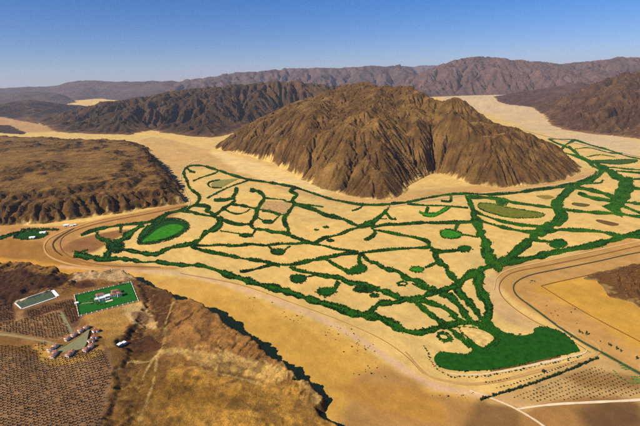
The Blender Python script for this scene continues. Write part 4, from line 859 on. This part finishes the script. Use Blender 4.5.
# wall and piers round the lawn
wallo = empty('lawn_wall', tuple(PH(np.array(105.), np.array(309.5))), 0, 'low pale wall with piers enclosing the bright green villa lawn', 'wall'); wo = np.array(wallo.location)
for k in range(4):
    a, b = np.array(LAWN[k]), np.array(LAWN[(k + 1) % 4]); pa = PHl([a + (b - a) * t for t in np.linspace(0, 1, 24)]) - wo; so = Soup()
    d = pa[-1, :2] - pa[0, :2]; d /= np.hypot(*d); nn = np.array([-d[1], d[0]]) * 0.35
    for i in range(23):
        p, q = pa[i], pa[i + 1]; V = []
        for zz in (-0.6, 1.5):
            for s_ in (p, q):
                for g_ in (-1, 1): V.append((s_[0] + nn[0] * g_, s_[1] + nn[1] * g_, s_[2] + zz))
        so.add(V, [(0, 2, 3, 1), (4, 5, 7, 6), (0, 4, 6, 2), (1, 3, 7, 5), (0, 1, 5, 4), (2, 6, 7, 3)])
    obj('wall_run', so.mesh('wall_run', M_STONE), wallo)
    for i in range(0, 24, 2 if k in (0, 2) else 3):
        p = pa[i]; obj('pier', boxes_mesh('pier', [(p[0] - .6, p[0] + .6, p[1] - .6, p[1] + .6, p[2] - .6, p[2] + 2.3)], M_WALL), wallo)
gp = PH(np.array(76.8), np.array(304.3)); gate = empty('gatehouse', tuple(gp), VR, 'small white gatehouse at the left edge of the villa lawn', 'gatehouse')
obj('wall', boxes_mesh('wall', [(-3.2, -1.2, -3, 3, -.5, 3.4)], M_WALL), gate); obj('wall', boxes_mesh('wall', [(1.2, 3.2, -3, 3, -.5, 3.4)], M_WALL), gate); obj('roof', boxes_mesh('roof', [(-3.6, 3.6, -3.4, 3.4, 3.4, 3.9)], M_WALL), gate)
# ------------------------------------------------------------------ village houses round the courtyard
A0 = VR
for px, py, dr_, lab in ((67.3, 339.5, 0, 'house at the left end of the row above the courtyard'), (73.8, 335.8, 0, 'village house second from left in the row above the courtyard'), (80.6, 331.3, 0, 'village house third from left in the row above the courtyard'), (86.3, 328.2, 0, 'village house at the right end of the row above the courtyard'),
    (95.0, 331.8, 1.2, 'house at the upper right corner of the courtyard'), (94.0, 338.4, 1.2, 'upper of the two houses on the right side of the courtyard'), (90.6, 342.0, 1.2, 'lower of the two houses on the right side of the courtyard'), (91.0, 347.0, 0.2, 'village house at the lower right corner of the courtyard, outermost'), (85.6, 350.5, 0.2, 'village house just left of the lower right corner, facing the orchard'),
    (71.6, 352.8, 0.2, 'upper house of the pair below the middle of the courtyard'), (68.6, 355.6, 0.2, 'lower house of the pair below the middle of the courtyard, nearest the orchard'), (55.2, 353.4, 0.3, 'village house below the pointed left tip of the courtyard'), (52.6, 356.8, 0.3, 'village house at the bottom left corner, nearest the big orchard'), (55.4, 347.0, 0.0, 'village house beside the lane at the pointed left tip of the courtyard'), (50.4, 350.4, 0.0, 'leftmost village house, just below the lane')):
    house(px, py, A0 - 0.8 + dr_, 'white red-roofed ' + lab)
house(119.8, 345.5, A0 + 0.5, 'left of two small white houses on the gully edge right of the village', 7, 6, 3.4, 0.5, 'white houses on the gully edge', False, 'edge_house', M_WHITE); house(123.8, 344.2, A0 + 0.5, 'right of two small white houses on the gully edge right of the village', 7, 6, 3.8, 0.5, 'white houses on the gully edge', False, 'edge_house', M_WHITE)
# ------------------------------------------------------------------ rectangular plot by the dark hill
PC = [(16.0, 303.0), (50.5, 291.5), (56.0, 297.0), (22.0, 308.5)]
pcn = PH(np.array(36.), np.array(300.)); plot = empty('walled_plot', (0, 0, 0), 0, 'long dark green rectangular plot with pale rim beside the dark brown hill', 'plot')
obj('surface', quad_sheet('surface', PC, M_COURT, 0.4), plot)
def rim(name, a, b, wd, ht, mat):
    p = PHl([np.array(a) + (np.array(b) - np.array(a)) * t for t in np.linspace(0, 1, 16)]); d = p[-1, :2] - p[0, :2]; d /= np.hypot(*d); nn = np.array([-d[1], d[0]]) * wd / 2; so = Soup()
    V = []
    for q in p: V += [(q[0] + nn[0], q[1] + nn[1], q[2] - .5), (q[0] + nn[0], q[1] + nn[1], q[2] + ht), (q[0] - nn[0], q[1] - nn[1], q[2] + ht), (q[0] - nn[0], q[1] - nn[1], q[2] - .5)]
    i = np.arange(15)[:, None] * 4; Q = np.concatenate([np.concatenate([i, i + 1, i + 5, i + 4], 1), np.concatenate([i + 1, i + 2, i + 6, i + 5], 1), np.concatenate([i + 2, i + 3, i + 7, i + 6], 1)]); so.add(V, np.concatenate([Q, [(0, 3, 2, 1), (60, 61, 62, 63)]]))
    obj(name, so.mesh(name, mat), plot)
rim('back_wall', (15.6, 302.4), (50.3, 290.8), 2.0, 2.2, M_STONE); rim('front_wall', (22.5, 309.3), (56.8, 297.6), 2.2, 1.4, M_WHITE); rim('end_wall', (15.2, 303.4), (21.4, 309.0), 1.6, 1.4, M_WHITE); rim('end_wall', (52.6, 290.6), (57.8, 296.4), 6.0, 0.8, M_WHITE)
# ------------------------------------------------------------------ sheds on the valley floor at the left
def shed(px, py, rz, w_, d_, h_, lab):
    g = G(px, py, 0); e = empty('white_shed', (g[0], g[1], float(gz(g[0], g[1]))), rz, lab, 'shed', 'white sheds by the green plots'); x, y = w_ / 2, d_ / 2
    obj('wall', boxes_mesh('wall', [(-x, x, -y, y, -.5, h_)], M_WHITE), e)
    so = Soup(); V = [(-x - .4, -y - .4, h_), (x + .4, -y - .4, h_), (x + .4, y + .4, h_), (-x - .4, y + .4, h_), (-x - .4, 0, h_ + 2), (x + .4, 0, h_ + 2)]; so.add(V, [(3, 2, 1, 0), (0, 1, 5, 4), (2, 3, 4, 5)], [(1, 2, 5), (3, 0, 4)])
    obj('roof', so.mesh('roof', M_WHITE), e); obj('door', boxes_mesh('door', [(-1.5, 1.5, -y - .1, -y + .02, -.2, 3)], M_WOOD), e)
shed(32.8, 238.2, 0.1, 16, 11, 4, 'white shed at the lower edge of the dark green plot'); shed(43.2, 233.2, 0.1, 18, 10, 4, 'white shed at the upper right edge of the dark green plot'); shed(66.3, 226.3, 0.5, 15, 12, 5, 'large white shed at the foot of the left cliff'); shed(71.5, 226.4, 0.4, 9, 7, 3.5, 'left of two small sheds right of the large white one'); shed(75, 225.6, 0.4, 7, 7, 3.5, 'right of two small sheds right of the large white one')

# ------------------------------------------------------------------ trees
def crown_meshes(name, n, rx, rz, zc, s0, s1, mat, k=4, seed=0):
    L = []
    for i in range(k):
        V, Q = leaf_quads(n, np.random.default_rng(900 + seed + i), rx, rz, zc, s0, s1); v, f = ico(); v = v * np.random.default_rng(seed + i).uniform(.6, 1.0, (12, 1)) * [rx * .75, rx * .75, rz * .75] + [0, 0, zc]
        L.append(mesh_np(name, np.concatenate([V, v]), [Q, f + len(V)], mat))
    return L
def trunk_mesh(name, h_, r0, r1):
    a = np.linspace(0, 2 * math.pi, 6, endpoint=False); V = np.concatenate([np.column_stack([r * np.cos(a), r * np.sin(a), np.full(6, z)]) for r, z in ((r0, -.4), (r0 * .8, h_ * .5), (r1, h_))])
    i = np.arange(6); j = (i + 1) % 6; Q = np.concatenate([np.stack([i + 6 * k, j + 6 * k, j + 6 * k + 6, i + 6 * k + 6], -1) for k in (0, 1)]); lim = []
    so = Soup(); so.add(V, Q)
    for b_ in range(3):
        t = b_ * 2.1; d = np.array([math.cos(t), math.sin(t), 1.0]); p = np.array([0, 0, h_ * .75]); s_ = np.array([-d[1], d[0], 0]) * r1 * .5
        so.add([p - s_, p + s_, p + d * h_ * .5 + s_ * .3, p + d * h_ * .5 - s_ * .3], [(0, 1, 2, 3)])
    return so.mesh(name, M_BARK)
def plant_tree(name, loc, crowns, trunk, sc, label, cat, group):
    e = bpy.data.objects.new(name, None); COL.objects.link(e); e.location = loc; e.rotation_euler = (0, 0, random.uniform(0, 6.28)); s_ = sc * random.uniform(.8, 1.2); e.scale = (s_, s_, s_ * random.uniform(.85, 1.15)); e.empty_display_size = .5
    e['label'] = label; e['category'] = cat; e['group'] = group
    t = bpy.data.objects.new('trunk', trunk); COL.objects.link(t); t.parent = e
    c = bpy.data.objects.new('crown', random.choice(crowns)); COL.objects.link(c); c.parent = e
    return e
def plot_points(poly, ang, du, dv, hf=True, jit=0.35):
    P = PHl(smooth(poly, 1, True)) if hf else np.column_stack([Gl(poly), np.zeros(len(poly))]); P = P[:, :2]; c = P.mean(0); ca, sa = math.cos(ang), math.sin(ang)
    n = int(np.hypot(*(P.max(0) - P.min(0))) / min(du, dv)) + 2; i, j = np.meshgrid(np.arange(-n, n), np.arange(-n, n)); a = i * du; b = j * dv
    X = c[0] + a * ca - b * sa; Y = c[1] + a * sa + b * ca; X = X + RNG.normal(size=X.shape) * jit; Y = Y + RNG.normal(size=X.shape) * jit
    m = poly_sd(X, Y, P) > 0.5
    return np.stack([X[m], Y[m]], -1)
OC = crown_meshes('orchard_crown', 26, 1.2, 1.1, 1.5, .28, .55, M_ORCH, 5, 10); OT = trunk_mesh('orchard_trunk', 1.4, .18, .12)
oa = VR + 0.02
pl = [plot_points([(-8, 346), (30, 346), (50, 360), (98, 350), (106, 352), (110, 372), (106, 396), (98, 428), (96, 445), (-8, 445)], oa, 4.6, 6.2), plot_points([(26, 312), (60, 302.5), (73, 299.5), (79, 319), (71, 325), (62, 309), (30, 319)], oa, 4.2, 5.4), plot_points([(-6, 303), (12.5, 303), (14, 320), (-6, 323)], oa, 4.2, 5.4), plot_points([(-6, 324), (16, 321), (60, 312), (70, 333), (60, 339), (45, 339.5), (20, 335), (-6, 331)], oa, 4.6, 6.0), plot_points([(44, 342.5), (48, 343.3), (44, 352), (32, 345.5)], oa, 4.6, 6)]
allp = np.concatenate(pl); allp = allp[RNG.random(len(allp)) > 0.05]
near = np.hypot(allp[:, 0], allp[:, 1]); inview = (allp[:, 0] / allp[:, 1] > -0.80) & (allp[:, 1] > 462)
order = np.argsort(np.where(inview, near, 1e9)); first = order[:300]; rest = order[300:]
for i in first:
    x, y = allp[i]; plant_tree('orchard_tree', (x, y, float(fh(x, y))), OC, OT, 1.0, 'small dark orchard tree in the planted grid at the bottom left', 'tree', 'orchard trees at the bottom left')
so = Soup()
for i in rest:
    x, y = allp[i]; me = OC[i % 5]; s_ = RNG.uniform(.8, 1.2); t = RNG.uniform(0, 6.28); z = float(fh(x, y))
    V, Q = leaf_quads(11, RNG, 1.3 * s_, 1.2 * s_, 1.5, .4, .7); v, f = ico(); v = v * [1., 1., .9] * s_ + [0, 0, 1.5]; so.add(np.concatenate([V, v]) + [x, y, z], Q, f + len(V))
obj('orchard_rows', so.mesh('orchard_rows', M_ORCH), kind='stuff', label='rows of small dark orchard trees around the village', category='orchard')
print('orchard', len(allp), round(time.time() - T0, 1))
# lawn shrubs inside the wall, and garden trees by the villa
LS = crown_meshes('shrub_crown', 16, .95, .9, .95, .25, .5, M_CYP, 3, 40); LT = trunk_mesh('shrub_stem', .6, .1, .07)
LAWNI = [(76.2, 296.3), (130.2, 283.2), (136.8, 300.6), (80.2, 315.2)]
for k in range(4):
    a, b = np.array(LAWNI[k]), np.array(LAWNI[(k + 1) % 4]); n = 26 if k in (0, 2) else 15
    side = ('back', 'right', 'front', 'left')[k]
    for t in (np.arange(n) + .5) / n:
        p = a + (b - a) * t; P = PH(p[0], p[1]); plant_tree('lawn_shrub', tuple(P), LS, LT, 1.0, f'small round clipped shrub along the {side} wall of the villa lawn', 'shrub', f'clipped shrubs along the {side} lawn wall')
M_OLIVE = simple_mat('garden_leaf', (0.10, 0.16, 0.03), 1.0, .3); GC = crown_meshes('garden_crown', 34, 2.3, 1.9, 2.8, .4, .8, M_OLIVE, 3, 60); GT = trunk_mesh('garden_trunk', 1.9, .25, .15)
for px, py in ((90.5, 299.5), (92, 302), (94, 303.6), (91, 304.4), (96.5, 304.6), (100, 305.3), (93.5, 298), (104.5, 304.5), (89.5, 302.3), (98, 303.2)):
    plant_tree('garden_tree', tuple(PH(np.array(px), np.array(py))), GC, GT, .9, 'pale olive green garden tree beside the villa on the lawn', 'tree', 'garden trees beside the villa')
# saplings, windbreak and roadside trees at the lower right
SC = crown_meshes('sapling_crown', 18, 1.0, .9, 1.3, .25, .5, M_SAPL, 4, 80); ST = trunk_mesh('sapling_trunk', 1.0, .1, .07)
g2 = Gl([(491, 397), (588, 362)]); sa_ = math.atan2(g2[1, 1] - g2[0, 1], g2[1, 0] - g2[0, 0])
sp_ = plot_points([(508, 397.5), (560, 378.5), (594, 366), (604, 369), (640, 389), (652, 396), (600, 399), (540, 403)], sa_, 6.2, 6.4, False, .5)
sp_ = sp_[np.argsort(np.hypot(sp_[:, 0], sp_[:, 1]))][:290]
for x, y in sp_: plant_tree('sapling', (x, y, float(gz(x, y)) + .02), SC, ST, 1.0, 'tiny dark sapling in the sandy planted grid at lower right', 'sapling', 'saplings in the sandy grid'); 
print('saplings', len(sp_))
WC = crown_meshes('windbreak_crown', 34, 2.1, 2.2, 2.6, .45, .9, M_CYP, 4, 100); WT = trunk_mesh('windbreak_trunk', 1.8, .22, .14)
def row(pts, step, fn, jit=.4):
    p = Gl(smooth(pts, 6)); d = np.concatenate([[0], np.cumsum(np.hypot(*np.diff(p, axis=0).T))])
    for s_ in np.arange(0, d[-1], step):
        x, y = np.interp(s_, d, p[:, 0]) + RNG.normal() * jit, np.interp(s_, d, p[:, 1]) + RNG.normal() * jit; fn(x, y)
gl_ = lambda x, y: (x, y, float(gz(x, y)))
row([(480, 400.5), (491, 397), (500, 394.2), (515, 389.8), (530, 385), (545, 379.6), (560, 374), (575, 368), (588, 362.3), (598, 358.6)], 2.7, lambda x, y: plant_tree('windbreak_tree', gl_(x, y), WC, WT, RNG.choice([.75, .9, 1.1]), 'dark green tree in the dense hedge line below the large lawn', 'tree', 'windbreak trees above the sapling grid'))
row([(497, 388.5), (515, 384), (530, 379), (545, 373.5), (560, 368), (578, 361)], 6.0, lambda x, y: plant_tree('sapling', gl_(x, y), SC, ST, 1.15, 'small dark sapling in the single row above the hedge line', 'sapling', 'sapling row above the hedge line'))
row([(486, 383.2), (500, 381), (512, 378.5)], 5, lambda x, y: plant_tree('sapling', gl_(x, y), SC, ST, 1.1, 'small dark sapling beside the curving track left of the hedge line', 'sapling', 'saplings by the curving track'))
row([(436, 367), (440, 372), (450, 376.5), (465, 377.5), (480, 377), (500, 374), (520, 370.3), (545, 364.8), (570, 359.2), (583, 355.4)], 5.2, lambda x, y: plant_tree('bank_tree', gl_(x, y), WC, WT, RNG.choice([.35, .5, .65]), 'small dark tree on the pale bank below the large lawn', 'tree', 'trees on the pale bank'), 1.2)
row([(424, 347), (428, 353), (430, 360), (434, 367)], 4.5, lambda x, y: plant_tree('bank_tree', gl_(x, y), WC, WT, RNG.choice([.4, .6]), 'small dark tree on the curved bank left of the large lawn', 'tree', 'trees left of the large lawn'), .8)
for px, py, s_ in ((543, 372.5, 1.6), (463, 379, 0.01)):
    if s_ > .1: plant_tree('round_tree', gl_(*G(px, py)), WC, WT, s_, 'single round dark tree standing between the lawn bank and the hedge line', 'tree', 'lone round tree')
CYM = crown_meshes('cypress_crown', 40, 1.3, 3.6, 4.2, .4, .8, M_CYP, 3, 120); CT = trunk_mesh('cypress_trunk', 2.0, .2, .12)
for px, py, s_, lab in ((579, 332.8, 1.1, 'leftmost of three dark upright trees beside the green road verge'), (582, 334, .8, 'smallest, middle of three dark upright trees beside the road'), (586, 335.5, 1.3, 'rightmost and tallest of three dark upright trees beside the road'), (600, 341.8, .5, 'lone low dark tree on the far side of the road, right of the three'), (608.5, 345.5, .9, 'left tree of the close pair beside the road, left of the wider pair'), (610.5, 346.3, .9, 'right tree of the close pair beside the road'), (616.3, 350, 1.1, 'left tree of the wider pair beside the road'), (620.5, 352, 1.0, 'right tree of the wider pair beside the road'), (636.3, 359.5, 1.2, 'dark upright roadside tree nearest the right edge of the picture')):
    plant_tree('roadside_tree', gl_(*G(px, py)), CYM, CT, s_, lab, 'tree', 'upright trees along the road')
# bright crop patch
crop = []
for p in plot_points([(606, 362), (618, 360.5), (640, 374), (648, 384), (632, 385), (618, 378)], sa_ + 1.2, 4.5, 1.6, False, .5):
    if vnoise(np.array(p[0] / 16), np.array(p[1] / 16), 3) > 0.36: crop.append((p[0], p[1], 1.1, 1.0, RNG.normal() * .2))
bush_object('crop_rows', crop, M_LEAF, 'patchy bright green crop rows beside the road at lower right', 'crop', lin(40, 96, 30), lin(96, 160, 60))
# shrubs dotted over the wash and the right-hand sand
DC = crown_meshes('desert_shrub_crown', 14, .95, .6, .6, .3, .55, M_DSHRUB, 4, 140); DT = trunk_mesh('desert_shrub_stem', .5, .09, .06)
def scatter(cx, cy, sx, sy, n, lab, grp, s_=1.0):
    for _ in range(n):
        px, py = cx + RNG.normal() * sx, cy + RNG.normal() * sy
        plant_tree('desert_shrub', gl_(*G(px, py)), DC, DT, s_ * RNG.choice([.5, .7, 1, 1.4]), lab, 'shrub', grp)
scatter(293, 317, 9, 2.5, 16, 'small dark desert shrub in the loose cluster on the golden wash near the left cliff', 'shrubs of the left wash cluster'); scatter(338, 336, 9, 4, 22, 'small dark desert shrub in the middle cluster on the golden wash', 'shrubs of the middle wash cluster'); scatter(362, 348, 9, 4, 24, 'small dark desert shrub in the cluster below the pink track', 'shrubs of the cluster below the pink track')
scatter(372, 370, 9, 5, 14, 'small dark desert shrub in the sparse lower cluster on the wash', 'shrubs of the lower wash cluster'); scatter(258, 302, 7, 3, 8, 'small dark desert shrub near the top of the wash beside the cliff', 'shrubs of the upper wash'); scatter(455, 396, 10, 2.5, 14, 'small dark desert shrub beside the left end of the hedge line', 'shrubs beside the hedge line end')
scatter(560, 312, 9, 4, 18, 'small brown desert shrub between the road and the thin sand track', 'shrubs between road and track'); scatter(532, 281.5, 2, .8, 5, 'dark shrub in the small clump inside the road bend', 'shrubs inside the road bend', 1.2)
e = plant_tree('gully_tree', tuple(PH(np.array(294.), np.array(380.5))), WC, WT, 1.5, 'lone dark green tree in the pale gully near the cliff end', 'tree', 'gully trees'); e = plant_tree('gully_tree', tuple(PH(np.array(297.), np.array(380.8))), WC, WT, 1.2, 'smaller tree right beside the lone dark green gully tree', 'tree', 'gully trees')
print('trees', round(time.time() - T0, 1))

# ------------------------------------------------------------------ air
hz = mesh_np('haze', box_v(-42000, 42000, -600, 41000, -40, 1500)[0], np.array(box_v(0, 1, 0, 1, 0, 1)[1]))
mh = bpy.data.materials.new('haze_air'); mh.use_nodes = True; n = mh.node_tree; n.nodes.clear(); o_ = n.nodes.new('ShaderNodeOutputMaterial'); v_ = n.nodes.new('ShaderNodeVolumePrincipled')
v_.inputs['Color'].default_value = (0.76, 0.84, 1.0, 1); v_.inputs['Density'].default_value = 1.7e-5; v_.inputs['Anisotropy'].default_value = 0.1
n.links.new(v_.outputs[0], o_.inputs['Volume']); hz.materials.append(mh)
obj('haze', hz, kind='stuff', label='thin bluish haze over the whole valley', category='haze')
print('done', round(time.time() - T0, 1))
